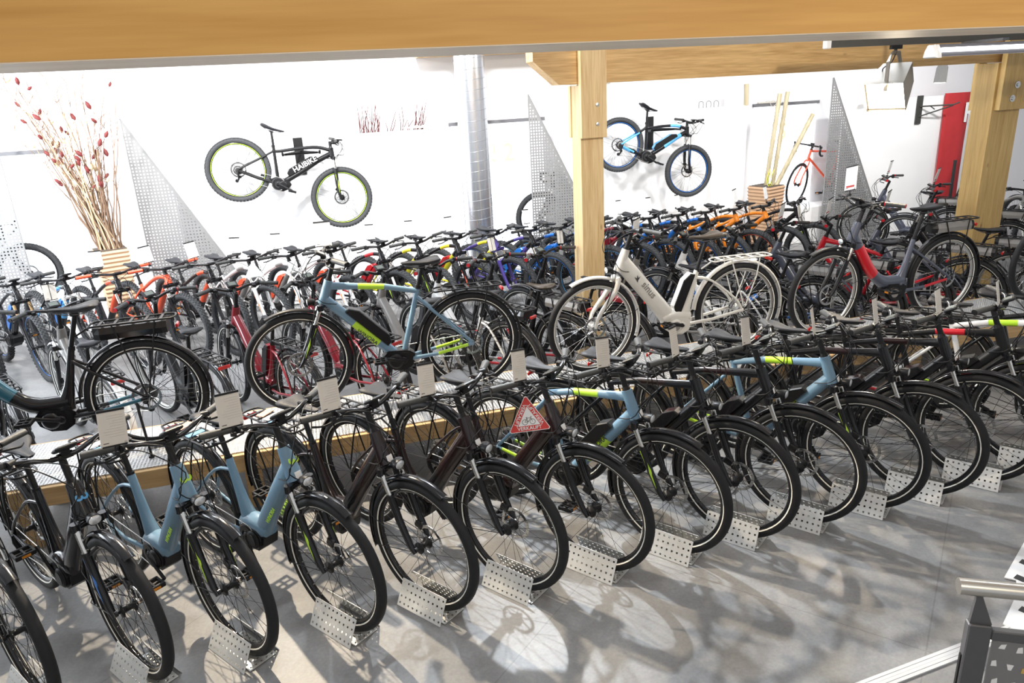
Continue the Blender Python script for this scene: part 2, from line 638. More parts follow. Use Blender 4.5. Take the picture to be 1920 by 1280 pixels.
def fork_mesh(R, kind, mats, lefty=False):
    """0 lowers/crown, 1 stanchion chrome, 2 accent"""
    mb = MB()
    A = V(-.052, 0, R - .018)
    P = lambda s: A + HU * s
    if kind == 'road':
        for y in (-1, 1):
            mb.tube(smoothpath([(0, y * .052, R), (-.012, y * .050, R + .10), (P(.36).x, y * .040, P(.36).z), (P(.40).x, y * .012, P(.40).z)], 4), .011, 8, 0)
        mb.tube([P(.38), P(.42)], .016, 10, 0)
        return mb.mesh('fork', mats)
    if kind == 'rigid':
        for y in (-1, 1):
            mb.tube(smoothpath([(0, y * .055, R), (-.03, y * .056, R + .1), (P(.30).x, y * .050, P(.30).z), (P(.40).x, y * .04, P(.40).z)], 4), [.010, .011, .012, .013, .015, .016, .018, .019, .02, .02, .02, .02, .02][:13], 10, 0)
        mb.tube([P(.39) + V(0, -.05, 0), P(.405), P(.39) + V(0, .05, 0)], .020, 8, 0)
        return mb.mesh('fork', mats)
    cr = .47 if kind == 'mtb' else .425
    lw = .018 if kind == 'mtb' else .0165
    yy = .066 if kind == 'mtb' else .060
    for y in (-1, 1):
        top, mid = P(cr), P(cr - .13)
        lo = V(.028 * 0 - .012, 0, R + .02)
        off = (V(0, 0, R) - A).normalized() * .022
        mb.tube([mid + off + V(0, y * yy, 0), top + off * .8 + V(0, y * yy, 0)], .0145, 10, 1)
        mb.tube([mid + off + V(0, y * yy, .012), mid + off + V(0, y * yy, 0), P(.16) + off + V(0, y * yy, 0), P(.03) + off * 1.6 + V(0, y * yy, 0), V(0, y * yy, R - .014)],
                [lw + .003, lw + .004, lw + .002, lw, .011], 10, 0)
        if mats[2] is not mats[0]:
            a_, b_ = P(.285) + off, P(.06) + off * 1.3
            fw = V(.94, 0, .34)
            mb.add([a_ + fw * (.016) + V(0, y * (yy + lw * .2), 0), a_ + fw * -.012 + V(0, y * (yy + lw * 1.12), 0), b_ + fw * .006 + V(0, y * (yy + lw * 1.05), 0), a_ + fw * (.010) + V(0, y * (yy + lw * .92), .0)], [(0, 3, 2), (3, 1, 2)], 2, False)
        mb.tube([V(-.003, y * yy, R), V(-.003, y * (yy - .014), R)], .014, 10, 0)
        mb.tube([top + off * .8 + V(0, y * yy, -.02), top + off * .8 + V(0, y * yy, .018)], .021, 10, 0)
    # arch and crown
    k = P(cr - .135)
    mb.tube(smoothpath([k + V(.03, -yy, 0), k + V(.045, -.03, .035), k + V(.045, .03, .035), k + V(.03, yy, 0)], 3), .008, 6, 0)
    mb.tube([P(cr) + V(.015, -yy, 0), P(cr) + V(0, -.02, .005), P(cr) + V(0, .02, .005), P(cr) + V(.015, yy, 0)], [(.016, .018), (.022, .024), (.022, .024), (.016, .018)], 8, 0)
    # caliper on the left leg
    mb.box((-.065, yy - .014, R + .075), (.05, .022, .045), 0, Matrix.Rotation(.4, 3, 'Y'), .005)
    return mb.mesh('fork', mats)


def steer_pt(R, s):
    return V(-.052, 0, R - .018) + HU * s


def stem_mesh(R, kind, m):
    mb = MB()
    if kind in ('city',):
        mb.tube([steer_pt(R, .60), steer_pt(R, .745)], .0165, 10)
        mb.tube([steer_pt(R, .735), steer_pt(R, .75) + V(.055, 0, .01)], [(.016, .016), (.015, .018)], 8)
    else:
        mb.tube([steer_pt(R, .585), steer_pt(R, .66)], .019, 10)
        mb.tube([steer_pt(R, .645), steer_pt(R, .65) + V(.075, 0, .012)], [(.018, .018), (.016, .017)], 8)
    return mb.mesh('stem', [m])


def bar_pts(R, kind):
    if kind == 'city':
        c = steer_pt(R, .75) + V(.06, 0, .012)
        half = [(0, 0, 0), (0, .05, 0), (-.006, .12, .022), (-.035, .19, .032), (-.078, .26, .030), (-.118, .325, .026)]
    elif kind == 'mtb':
        c = steer_pt(R, .65) + V(.078, 0, .014)
        half = [(0, 0, 0), (0, .06, 0), (-.008, .13, .012), (-.028, .22, .022), (-.05, .30, .022), (-.068, .365, .020)]
    else:
        c = steer_pt(R, .63) + V(.09, 0, .01)
        half = [(0, 0, 0), (0, .08, 0), (0, .17, 0), (.04, .2, 0), (.085, .205, -.02), (.09, .21, -.07), (.05, .212, -.115), (-.01, .215, -.125)]
    return c, half


def bar_mesh(R, kind, m):
    mb = MB()
    c, half = bar_pts(R, kind)
    pts = [V(*c) + V(x, -y, z) for x, y, z in half[::-1]] + [V(*c) + V(*p) for p in half[1:]]
    sm = smoothpath([tuple(p) for p in pts], 4)
    mb.tube(sm, .0125, 8, ref=(0, 0, 1))
    mb.tube([V(*c) + V(0, -.03, 0), V(*c) + V(0, .03, 0)], .0165, 10)
    return mb.mesh('handlebar', [m])


def grip_mesh(R, kind, y, m, capm):
    mb = MB()
    c, half = bar_pts(R, kind)
    if kind == 'road':
        pts = smoothpath([tuple(V(*c) + V(a, b * y, d)) for a, b, d in half[2:]], 3)
        mb.tube(pts, .0165, 8, ref=(0, 0, 1))
        mb.tube([V(*c) + V(.08, .203 * y, -.01), V(*c) + V(.11, .203 * y, .035)], .016, 8)
        return mb.mesh('bar_tape', [m])
    a, b = V(*half[-2]), V(*half[-1])
    L = .135 if kind == 'city' else .13
    d = (b - a).normalized()
    e = b + d * .006
    s = b - d * L
    fx = lambda p: V(*c) + V(p.x, p.y * y, p.z)
    n = 9
    pts = [fx(s + (e - s) * (i / n)) for i in range(n + 1)]
    rr = [.0165 if i % 2 else .0178 for i in range(n + 1)]
    if kind == 'city':
        rr = [(.0165, .0175 + .006 * (i / n) ** 2) for i in range(n + 1)]
    mb.tube(pts, rr, 10, ref=(0, 0, 1))
    mb.tube([fx(e), fx(e + d * .004)], .0165, 10, 1, ref=(0, 0, 1))
    mb.tube([fx(s - d * .008), fx(s)], .0175, 10, 1, ref=(0, 0, 1))
    return mb.mesh('grip', [m, capm])


def lever_mesh(R, kind, y):
    mb = MB()
    c, half = bar_pts(R, kind)
    a, b = V(*half[-3]), V(*half[-1])
    fx = lambda p: V(*c) + V(p.x, p.y * y, p.z)
    mb.tube([fx(a + V(-.006, -.012, .0)), fx(a + V(.006, .018, 0))], .0195, 10, ref=(0, 0, 1))
    mb.tube([fx(a + V(.0, .0, -.005)), fx(a + V(.035, .005, -.012))], [.013, .010], 8)
    p = smoothpath([tuple(fx(a + V(.034, .0, -.014))), tuple(fx(a + V(.036, .045, -.018))), tuple(fx((a + b) / 2 + V(.05, .02, -.03))), tuple(fx(b + V(.04, -.02, -.034)))], 3)
    mb.tube(p, [(.006, .005)] * len(p), 6, ref=(0, 0, 1))
    mb.box(fx(a + V(-.01, -.03, -.014)), (.035, .03, .03), 0, None, .005)
    return mb.mesh('brake_lever', [M_MAT])


def display_mesh(R, kind):
    mb = MB()
    c, _ = bar_pts(R, kind)
    q = Matrix.Rotation(R_(-28), 3, 'Y') if kind == 'city' else Matrix.Rotation(R_(-15), 3, 'Y')
    mb.box(V(*c) + V(.018, 0, .042), (.075, .092, .018), 0, q, .006)
    mb.box(V(*c) + V(.018, 0, .042) + q @ V(0, 0, .0095), (.045, .062, .0015), 1, q)
    mb.box(V(*c) + V(.006, 0, .022), (.03, .035, .035), 0)
    return mb.mesh('display', [M_MAT, mat('display_glass', (.16, .18, .16), .15, var=.1)])


def cables_mesh(R, kind, y):
    mb = MB()
    c, half = bar_pts(R, kind)
    a = V(*c) + V(half[-3][0] + .03, half[-3][1] * y, half[-3][2] - .012)
    h = steer_pt(R, .50)
    k = .47 if kind == 'mtb' else .43
    e = steer_pt(R, k - .12)
    p1 = smoothpath([tuple(a), tuple(a + V(.06, -.05 * y, -.012)), tuple(V(h.x + .13, .04 * y, c[2] - .11)), tuple(h + V(.07, .06 * y, .02)), tuple(e + V(.03, .075, .05)), (-.055, .062, R + .10)], 4)
    mb.tube(p1, .0028, 5)
    p2 = smoothpath([tuple(a + V(-.01, -.01 * y, 0)), tuple(a + V(.035, -.07 * y, .01)), tuple(V(h.x + .10, -.02 * y, c[2] - .05)), tuple(h + V(.045, -.05 * y, -.01)), tuple(h + V(-.07, -.033 * y, -.06))], 4)
    mb.tube(p2, .0028, 5)
    return mb.mesh('brake_cable', [M_MAT])


def head_lamp_mesh(R):
    mb = MB()
    p = steer_pt(R, .43) + V(.075, 0, .035)
    mb.tube([steer_pt(R, .43) + V(.02, 0, 0), p + V(-.01, 0, -.02)], .006, 6)
    n = 14
    rings = []
    for x, r in ((-.035, .012), (-.02, .024), (.008, .031), (.02, .031)):
        rings.append([p + V(x, r * math.cos(2 * PI * k / n), r * .8 * math.sin(2 * PI * k / n)) for k in range(n)])
    mb.loft(rings, 0)
    rings = []
    for x, r in ((.0205, .027), (.025, .018), (.026, .002)):
        rings.append([p + V(x, r * math.cos(2 * PI * k / n), r * .8 * math.sin(2 * PI * k / n)) for k in range(n)])
    mb.loft(rings, 1)
    return mb.mesh('headlight', [M_MAT, M_LENS])


def fender_mesh(R, cx, a0, a1, m, w=.026):
    mb = MB()
    r = R + .022
    prof = [(r - .010, -w), (r + .002, -w * .72), (r + .007, 0), (r + .002, w * .72), (r - .010, w), (r - .0115, w * .95), (r + .0, w * .66), (r + .004, 0), (r + .0, -w * .66), (r - .0115, -w * .95)]
    mb.lathe_y(prof, (cx, 0, R), 26, a0=R_(a0), a1=R_(a1))
    return mb.mesh('fender', [m])


def stays_mesh(R, cx, angs, m):
    mb = MB()
    for a in angs:
        for y in (-1, 1):
            ca, sa = math.cos(R_(a)), math.sin(R_(a))
            mb.tube([(cx + ca * .02, y * .066, R + sa * .02), (cx + ca * (R * .93), y * .045, R + sa * R * .93), (cx + ca * (R + .015), y * .024, R + sa * (R + .015))], .0022, 5)
    return mb.mesh('fender_stay', [m])


def saddle_mesh(x, z, m, wide=.085, L=.27):
    mb = MB()
    st = [(.0, .014, .004, 0), (.012, .021, .018, 0), (.07, .025, .024, -.004), (.13, .038, .030, -.006), (.18, .068, .036, 0), (.215, wide * .95, .040, .006), (.245, wide, .040, .010), (.265, wide * .86, .030, .010), (L + .003, wide * .55, .012, .004)]
    rings = []
    for d, w, h, dz in st:
        ring = []
        xx = x + L * .52 - d
        for k in range(14):
            a = 2 * PI * k / 14
            sy = math.cos(a)
            sz = math.sin(a)
            yy = w * (abs(sy) ** .8) * (1 if sy > 0 else -1)
            zz = z + dz - .012 + (h * .42 * sz if sz > 0 else h * .9 * sz * (1 - .6 * abs(sy)))
            if sz > .9:
                zz -= .008
            ring.append(V(xx, yy, zz))
        rings.append(ring)
    mb.loft(rings, 0)
    for y in (-.02, .02):
        mb.tube([(x + L * .40, y * .6, z - .03), (x + .04, y, z - .05), (x - .05, y, z - .05), (x - .10, y * 1.6, z - .03)], .0035, 6, 1)
    return mb.mesh('saddle', [m, M_DKST])


def arm_mesh(bb, y, a):
    mb = MB()
    e = bb + V(math.cos(a) * .17, y, math.sin(a) * .17)
    mb.tube([bb + V(0, y * .82, 0), bb + V(math.cos(a) * .08, y * .95, math.sin(a) * .08), e], [(.011, .017), (.008, .012), (.009, .012)], 8)
    return mb.mesh('crank_arm', [M_MAT])


def ring_mesh(bb):
    mb = MB()
    prof = []
    n = 40
    for k in range(2 * n):
        a = PI * k / n
        q = .078 if k % 2 else .073
        prof.append((bb.x + q * math.cos(a), bb.z + q * math.sin(a)))
    mb.prism(prof, -.053, -.050, 0)
    mb.tube([bb + V(0, -.07, 0), bb + V(0, .07, 0)], .012, 10, 1)
    mb.lathe_y([(.064, -.003), (.064, .003), (.04, .004), (.04, -.004)], (bb.x, -.056, bb.z), 28, mi=1, smooth=False)
    return mb.mesh('chainring', [M_DKST, M_MAT])


def pedal_mesh(bb, a, y):
    mb = MB()
    s = 1 if y > 0 else -1
    e = bb + V(math.cos(a) * .17, y, math.sin(a) * .17)
    mb.tube([e, e + V(0, s * .10, 0)], .007, 8)
    for dx in (-.038, .038):
        mb.box(e + V(dx, s * .062, 0), (.014, .095, .024), 0, None, .003)
    for dy in (.02, .062, .104):
        mb.box(e + V(0, s * dy, 0), (.078, .010, .018))
    mb.box(e + V(.046, s * .062, 0), (.003, .04, .012), 1)
    return mb.mesh('pedal', [M_MAT, mat('amber_reflector', (.7, .25, .02), .3, var=.05)])


def chain_mesh(R, bb, xr, sag=0):
    mb = MB()
    y = -.0515
    r1, r2 = .076, .036
    pts = []
    for k in range(9):
        a = R_(98) - R_(196) * k / 8
        pts.append(V(bb.x + r1 * math.cos(a), y, bb.z + r1 * math.sin(a)))
    pts.append(V((bb.x + xr) / 2, y, (bb.z + R) / 2 - .075))
    pts.append(V(xr + .03, y, R - .13))
    pts.append(V(xr + .005, y, R - .115))
    pts.append(V(xr + .03, y, R - .06))
    for k in range(5):
        a = R_(-60) - R_(200) * k / 4
        pts.append(V(xr + r2 * math.cos(a), y, R + r2 * math.sin(a)))
    dense = []
    K = len(pts)
    for i in range(K):
        a, b = pts[i], pts[(i + 1) % K]
        n = max(1, int((b - a).length / .0125))
        for j in range(n):
            dense.append(a + (b - a) * j / n)
    rr = [(.0022, .0045) if i % 2 else (.003, .0025) for i in range(len(dense))]
    mb.tube(dense, rr, 4, loop=True)
    return mb.mesh('chain', [M_ALU])


def derailleur_mesh(R, xr):
    mb = MB()
    mb.tube([(xr, -.075, R), (xr + .01, -.078, R - .04), (xr + .028, -.07, R - .085), (xr + .02, -.058, R - .13)], [.012, .014, .011, .009], 7)
    mb.disc((xr + .012, 0, R - .118), .02, -.0515, 12, 0, .008)
    mb.disc((xr + .036, 0, R - .065), .018, -.0515, 12, 0, .008)
    return mb.mesh('derailleur', [M_MAT])


def motor_mesh(bb, mats, big=False):
    mb = MB()
    k = 1.15 if big else 1.0
    poly = [(-.095, .035), (-.075, -.045), (-.02, -.078), (.06, -.072), (.115, -.03), (.135, .03), (.09, .075), (.0, .07), (-.06, .062)]
    for y0, y1, sc in ((-.042, .042, 1.0), (-.052, .052, .86)):
        mb.prism([(bb.x + x * k * sc + .01, bb.z + z * k * sc) for x, z in poly], y0, y1, 0)
    for s in (-1, 1):
        mb.lathe_y([(.0005, 0), (.0005, s * .016), (.04, s * .016), (.052, s * .01), (.054, 0)], (bb.x + .055, s * .05, bb.z), 24, mi=0)
        mb.lathe_y([(.0005, s * .0165), (.036, s * .0165), (.036, s * .019), (.0005, s * .019)], (bb.x + .055, s * .05, bb.z), 24, mi=1, smooth=False)
        mb.lathe_y([(.0005, 0), (.0005, s * .012), (.026, s * .012), (.03, 0)], (bb.x, s * .05, bb.z), 18, mi=0)
    return mb.mesh('motor', mats)


def battery_mesh(p0, p1, thick, w, mats, rise):
    """prism lying along p0->p1 in the xz plane, offset on the side 'rise'"""
    mb = MB()
    d = (p1 - p0)
    L = d.length
    d.normalize()
    nn = V(-d.z, 0, d.x) * rise
    poly = [(0, 0), (.0, thick * .55), (.05, thick), (L - .07, thick), (L - .005, thick * .5), (L, 0)]
    rings = []
    for y, k in ((-w, .72), (-w * .8, 1), (w * .8, 1), (w, .72)):
        ring = []
        for a, b in poly:
            aa = L / 2 + (a - L / 2) * (1 - (1 - k) * .12)
            ring.append(p0 + d * aa + nn * (b * (.75 + .25 * k) if b > 0 else b) + V(0, y, 0))
        rings.append(ring)
    mb.loft(rings, [0, 1, 0] if len(mats) > 1 else 0, smooth=False)
    mb.tube([p0 + d * (L * .8) + nn * (thick * .8) + V(0, w - .004, 0), p0 + d * (L * .8) + nn * (thick * .8) + V(0, w + .004, 0)], .008, 8, 0)
    return mb.mesh('battery', mats)


def rack_mesh(R, xr, m, batt):
    mb = MB()
    z = R + .405 + (.085 if batt else 0)
    x0, x1 = xr + .20, xr - .21
    for y in (-.06, .06):
        mb.tube([(x0, y, z - .0), (x1, y, z)], .006, 7)
        mb.tube([(xr + .10, y, z), (xr + .06, y * 1.25, z - .14), (xr - .012, y * 1.25, R + .03)], .005, 6)
        mb.tube([(x1 + .07, y, z), (x1 + .10, y * 1.25, z - .14), (xr - .025, y * 1.25, R + .03)], .005, 6)
    mb.tube(smoothpath([(x1, -.06, z), (x1 - .035, -.05, z), (x1 - .045, 0, z), (x1 - .035, .05, z), (x1, .06, z)], 3), .006, 7, ref=(0, 0, 1))
    mb.tube(smoothpath([(x0, -.06, z), (x0 + .03, -.05, z - .005), (x0 + .038, 0, z - .008), (x0 + .03, .05, z - .005), (x0, .06, z)], 3), .006, 7, ref=(0, 0, 1))
    for k in range(5):
        x = x0 - .03 - k * (x0 - x1 - .04) / 4.3
        mb.box((x, 0, z), (.016, .118, .006))
    for y in (-.02, .02):
        mb.tube([(x0, y, z - .008), (x1 - .03, y, z - .008)], .0035, 6)
    mb.tube([(x0 + .03, 0, z - .01), (x0 + .12, 0, z - .06)], .006, 6)
    return mb.mesh('rear_rack', [m])


def rack_batt_mesh(R, xr, mats):
    mb = MB()
    z = R + .437
    x0, x1 = xr + .215, xr - .20
    mb.loft([[V(x, y * s, z + dz) for y, dz in ((-.058, -.036), (.058, -.036), (.064, 0), (.05, .036), (-.05, .036), (-.064, 0))] for x, s in ((x0, .55), (x0 - .04, .95), (x0 - .08, 1), (x1 + .03, 1), (x1, .9))], [0, 1, 1, 0], smooth=False)
    return mb.mesh('battery', mats)


def kick_mesh(R, xr):
    mb = MB()
    mb.tube([(xr + .06, .06, R - .03), (xr + .05, .10, R - .08), (xr + .02, .17, .012)], [.010, .009, .008], 8)
    mb.box((xr + .02, .172, .008), (.03, .022, .012))
    return mb.mesh('kickstand', [M_MAT])


# frame: materials 0 main, 1 accent, 2 black
def frame_mesh(style, R, WB, mats, fat=1.0):
    mb = MB()
    bb = V(-.665 if style != 'mtb' else -.70, 0, .295 if style != 'mtb' else .33)
    if WB > 1.15:
        bb.x -= (WB - 1.14) * .7
    h = lambda s: steer_pt(R, s)
    rh = V(-WB, 0, R)
    cr = .49 if style == 'mtb' else .445
    ht = {'mtb': .585, 'diamond': .61, 'lowstep': .615, 'wave': .615, 'road': .56}[style]
    if style == 'road':
        cr = .42
    mb.tube([h(cr), h(cr + .05), h(ht - .03), h(ht)], ([.040, .038, .032, .030] if style in ('lowstep', 'wave') else [.034, .032, .030, .030]) if style != 'road' else [.019] * 4, 12, 0)
    mb.tube([h(ht), h(ht + .02)], [.024, .018], 12, 2)
    sx, sz = {'mtb': (-.84, .73), 'diamond': (-.815, .80), 'lowstep': (-.800, .70), 'wave': (-.800, .72), 'road': (-.80, .80)}[style]
    if WB > 1.15:
        sx -= (WB - 1.14) * .7
    st = V(sx, 0, sz)
    if style == 'diamond':
        mb.tube([h(ht - .04), h(ht - .04) + (st - h(ht - .04)) * .33, h(ht - .04) + (st - h(ht - .04)) * .62, st + V(.0, 0, -.03)], [(.021, .028), (.020, .022), (.019, .021), (.018, .018)], 10, [0, 1, 0])
        d0, d1 = h(cr + .035), bb + V(.06, 0, .045)
        mb.tube([d0, d0 + (d1 - d0) * .42, d0 + (d1 - d0) * .78, d1], [(.031, .034), (.032, .036), (.035, .038), (.037, .036)], 12, [0, 1, 0])
    elif style == 'mtb':
        a = h(ht - .03)
        mb.tube(smoothpath([(*a, .021), (a.x - .16, 0, a.z - .008, .020), (a.x - .36, 0, a.z - .08, .018), (st.x + .05, 0, st.z - .045, .017), (st.x, 0, st.z - .04, .017)], 4) and
                [p[:3] for p in smoothpath([(*a, .021), (a.x - .16, 0, a.z - .008, .020), (a.x - .36, 0, a.z - .08, .018), (st.x + .05, 0, st.z - .045, .017), (st.x, 0, st.z - .04, .017)], 4)],
                [.021, .021, .021, .021, .020, .020, .020, .019, .019, .019, .018, .018, .018, .017, .017, .017, .017], 10, [0] * 3 + [1] * 3 + [0] * 10)
        d0, d1 = h(cr + .03), bb + V(.07, 0, .05)
        mid = d0 + (d1 - d0) * .3 + V(.0, 0, .015)
        mb.tube([p for p in smoothpath([tuple(d0), tuple(mid), tuple(d0 + (d1 - d0) * .65), tuple(d1)], 3)], [(.028, .030)] * 4 + [(.033, .032)] * 6, 12, ([0] * 2 + [1] * 4 + [0] * 3))
    elif style == 'road':
        mb.tube([h(ht - .02), st + V(0, 0, -.02)], .015, 8, 0)
        mb.tube([h(cr + .02), bb], .019, 8, 0)
    elif style == 'lowstep':
        d0, d1 = h(cr + .07), bb + V(.085, 0, .045)
        P_ = smoothpath([tuple(d0), tuple(d0 + (d1 - d0) * .35 + V(-.012, 0, -.01)), tuple(d0 + (d1 - d0) * .72 + V(-.01, 0, -.008)), tuple(d1)], 3)
        mb.tube(P_, [(.036, .050 * fat)] * 3 + [(.040, .050 * fat)] * 3 + [(.044, .052 * fat)] * 4, 12, [0] * 3 + [0] * 2 + [1] * 2 + [0] * 2)
        # bulge above the motor
        mb.tube(smoothpath([tuple(bb + V(.15, 0, .055)), tuple(bb + V(.06, 0, .075)), tuple(bb + V(-.02, 0, .065)), tuple(bb + V(-.075, 0, .05))], 3), [(.042, .036)] + [(.052, .052)] * 7 + [(.048, .040)] * 2, 12, 0)
    else:
        d0 = h(cr + .06)
        P_ = smoothpath([tuple(d0), (d0.x - .10, 0, d0.z - .16), (d0.x - .20, 0, d0.z - .31), (bb.x + .15, 0, bb.z + .10), (bb.x + .02, 0, bb.z + .085), (bb.x - .06, 0, bb.z + .09)], 3)
        mb.tube(P_, [(.033, .046)] * 4 + [(.036, .048)] * 5 + [(.042, .054)] * 7, 12, [0] * 2 + [1] * 5 + [0] * 8)
    # seat tube
    if style in ('lowstep', 'wave'):
        mb.tube(smoothpath([tuple(bb + V(-.02, 0, .05)), tuple(bb + (st - bb) * .45 + V(-.012, 0, 0)), tuple(st)], 4), [(.046, .062), (.042, .054), (.037, .045), (.032, .037), (.028, .030), (.025, .026), (.022, .023), (.021, .021), (.020, .020)], 12, 0)
    else:
        mb.tube([bb + V(-.005, 0, .02), bb + (st - bb) * .8, st], [.020, .018, .018], 10, 0)
    mb.tube([st + V(0, 0, -.012) - (st - bb).normalized() * .0, st + (st - bb).normalized() * .015], .021, 10, 2)
    # stays
    for y in (-1, 1):
        c0 = bb + V(-.06, y * .035, .0)
        mb.tube([c0, (c0 + rh) / 2 + V(.03, y * .045, -.012), rh + V(.03, y * .068, -.006), rh + V(-.012, y * .07, 0)], [(.010, .016), (.009, .013), (.008, .012), (.010, .014)], 8, [0, 1, 0])
        top = bb + (st - bb) * ({'lowstep': .86, 'wave': .84}.get(style, .88))
        if style == 'lowstep':
            mid = top + V(-.13, y * .03, -.03)
            mb.tube(smoothpath([tuple(top + V(0, y * .012, 0)), tuple(mid), tuple(rh + V(.06, y * .062, .10)), tuple(rh + V(0, y * .068, .01))], 3), .0095, 8, 0)
        else:
            mb.tube([top + V(0, y * .012, 0), top + (rh - top) * .3 + V(0, y * .04, 0), rh + V(0, y * .068, .012)], [(.008, .011), (.0085, .011), (.0085, .011)], 8, [0, 1] if style == 'mtb' else 0)
    mb.tube([bb + V(0, -.04, 0), bb + V(0, .04, 0)], .027, 12, 0)
    return mb.mesh('frame', mats), bb, st


def seatpost_mesh(bb, st, top, m):
    mb = MB()
    d = (st - bb).normalized()
    e = V(st.x + d.x / d.z * (top - st.z), 0, top)
    mb.tube([st, e], .0145, 10)
    mb.box(e + V(0, 0, .002), (.05, .034, .02), 0, None, .004)
    return mb.mesh('seat_post', [m]), e


def mtx_steer(R, ang):
    A = V(-.052, 0, R - .018)
    return Matrix.Translation(A) @ Matrix.Rotation(ang, 4, HU) @ Matrix.Translation(-A)


def bike(name, pos, heading, spec, label, cat='bicycle', group=None, steer=0.0, tilt=None, crank=None):
    S = dict(style='diamond', main=M_BLK, acc=None, R=.355, WB=1.14, tyre='city', fork='city', forkm=None, forkacc=None, bar='city',
             rim=M_BLK, rimacc=None, spoke=M_SPK, stripe=True, fender=M_BLK, rack='rack', rackm=M_MAT, battery='down', batm=None,
             motor=None, saddle=M_SAD, sadz=.95, seatwide=.085, grip=M_GRIP, gripcap=M_MAT, lamp=True, kick=True, texts=(), rub=M_RUB, cargo=None,
             fat=1.0, stanch=M_CHR, display=True, electric=True, hubm=M_MAT)
    S.update(spec)
    R, WB, sty = S['R'], S['WB'], S['style']
    root = empty(name, pos, heading, label, cat, group)
    if tilt is not None:
        root.matrix_world = tilt
    acc = S['acc'] or S['main']
    front = []
    big = S['tyre'] == 'mtb'
    rubber = M_RUBG if big else S['rub']

    def wheel(nm, rear):
        rim = link(nm, cached(('rim', R, S['tyre'], S['rim'].name, (S['rimacc'] or S['rim']).name), lambda: rim_mesh(R, S['tyre'], S['rim'], S['rimacc'] or S['rim'])), root)
        st_m = M_REFL if S['stripe'] else None
        link('tyre', cached(('tyre', R, S['tyre'], bool(st_m), rubber.name), lambda: tyre_mesh(R, S['tyre'], st_m, rubber)), rim)
        link('spokes', cached(('spk', R, S['tyre'], S['spoke'].name, rear), lambda: spokes_mesh(R, S['tyre'], S['spoke'], rear)), rim)
        link('hub', cached(('hub', R, rear, S['hubm'].name), lambda: hub_mesh(R, rear, S['hubm'])), rim)
        if sty != 'road':
            link('brake_disc', cached(('disc', R, rear), lambda: disc_mesh(R, .043)), rim)
        if rear:
            link('cassette', cached(('cas', R), lambda: cassette_mesh(R)), rim)
            rim.location = (-WB, 0, 0)
        return rim

    front.append(wheel('front_wheel', False))
    wheel('rear_wheel', True)
    fm, bb, st = cached(('frame', sty, R, WB, S['main'].name, acc.name, S['fat']), lambda: frame_mesh(sty, R, WB, [S['main'], acc, M_MAT], S['fat']))
    fr = link('frame', fm, root)
    fkm = S['forkm'] or (S['main'] if sty == 'road' else M_BLK)
    fa = S['forkacc'] or fkm
    front.append(link('fork', cached(('fork', R, S['fork'], fkm.name, fa.name, S['stanch'].name), lambda: fork_mesh(R, S['fork'], [fkm, S['stanch'], fa])), root))
    sk = 'city' if S['bar'] == 'city' else 'mtb'
    front.append(link('stem', cached(('stem', R, sk), lambda: stem_mesh(R, sk, M_MAT)), root))
    hb = link('handlebar', cached(('bar', R, S['bar']), lambda: bar_mesh(R, S['bar'], M_BLK)), root)
    front.append(hb)
    for y in (-1, 1):
        link('bar_tape' if S['bar'] == 'road' else 'grip', cached(('grip', R, S['bar'], y, S['grip'].name, S['gripcap'].name), lambda: grip_mesh(R, S['bar'], y, S['grip'], S['gripcap'])), hb)
        if S['bar'] != 'road':
            link('brake_lever', cached(('lev', R, S['bar'], y), lambda: lever_mesh(R, S['bar'], y)), hb)
            link('brake_cable', cached(('cab', R, S['bar'], y), lambda: cables_mesh(R, S['bar'], y)), hb)
    if S['display'] and S['electric']:
        link('display', cached(('disp', R, S['bar']), lambda: display_mesh(R, S['bar'])), hb)
    if S['lamp']:
        front.append(link('headlight', cached(('lamp', R), lambda: head_lamp_mesh(R)), root))
    if S['fender']:
        fe = link('front_fender', cached(('ffen', R, S['fender'].name), lambda: fender_mesh(R, 0, 62, 200, S['fender'])), root)
        link('fender_stay', cached(('fst', R), lambda: stays_mesh(R, 0, (165, 195), M_MAT)), fe)
        front.append(fe)
        rf = link('rear_fender', cached(('rfen', R, WB, S['fender'].name), lambda: fender_mesh(R, -WB, 5, 200, S['fender'])), root)
        link('fender_stay', cached(('rst', R, WB), lambda: stays_mesh(R, -WB, (150, 185), M_MAT)), rf)
    if S['rack']:
        bt = S['rack'] == 'battery'
        rk = link('rear_rack', cached(('rack', R, WB, S['rackm'].name, bt), lambda: rack_mesh(R, -WB, S['rackm'], bt)), root)
        z = R + .37 + (.06 if bt else 0)
        mb = MB()
        mb.box((-WB - .252, 0, z), (.016, .09 if not bt else .07, .026), 0, None, .005)
        link('tail_light', cached(('tail', R, WB, bt), lambda: mb.mesh('tail_light', [M_RED])), rk, 'red tail light')
        if bt:
            bm = S['batm'] or M_MAT
            link('battery', cached(('rbat', R, WB, bm.name), lambda: rack_batt_mesh(R, -WB, [M_MAT, bm])), root)
    # saddle
    sp, e = cached(('post', sty, R, WB, S['sadz']), lambda: seatpost_mesh(bb, st, S['sadz'] - .055, M_MAT))
    link('seat_post', sp, root)
    link('saddle', cached(('sad', round(e.x, 3), S['sadz'], S['saddle'].name, S['seatwide']), lambda: saddle_mesh(e.x, S['sadz'], S['saddle'], S['seatwide'])), root)
    # drive train
    ca = crank if crank is not None else random.choice((-.3, .5, 2.4, 3.3, -1.2))
    ca = round(ca, 1)
    cr = link('crankset', cached(('ring', tuple(bb)), lambda: ring_mesh(bb)), root)
    for y, a in ((-.075, ca), (.075, ca + PI)):
        link('crank_arm', cached(('arm', tuple(bb), ca, y), lambda: arm_mesh(bb, y, a)), cr)
        link('pedal', cached(('pedal', tuple(bb), ca, y), lambda: pedal_mesh(bb, a, y)), cr)
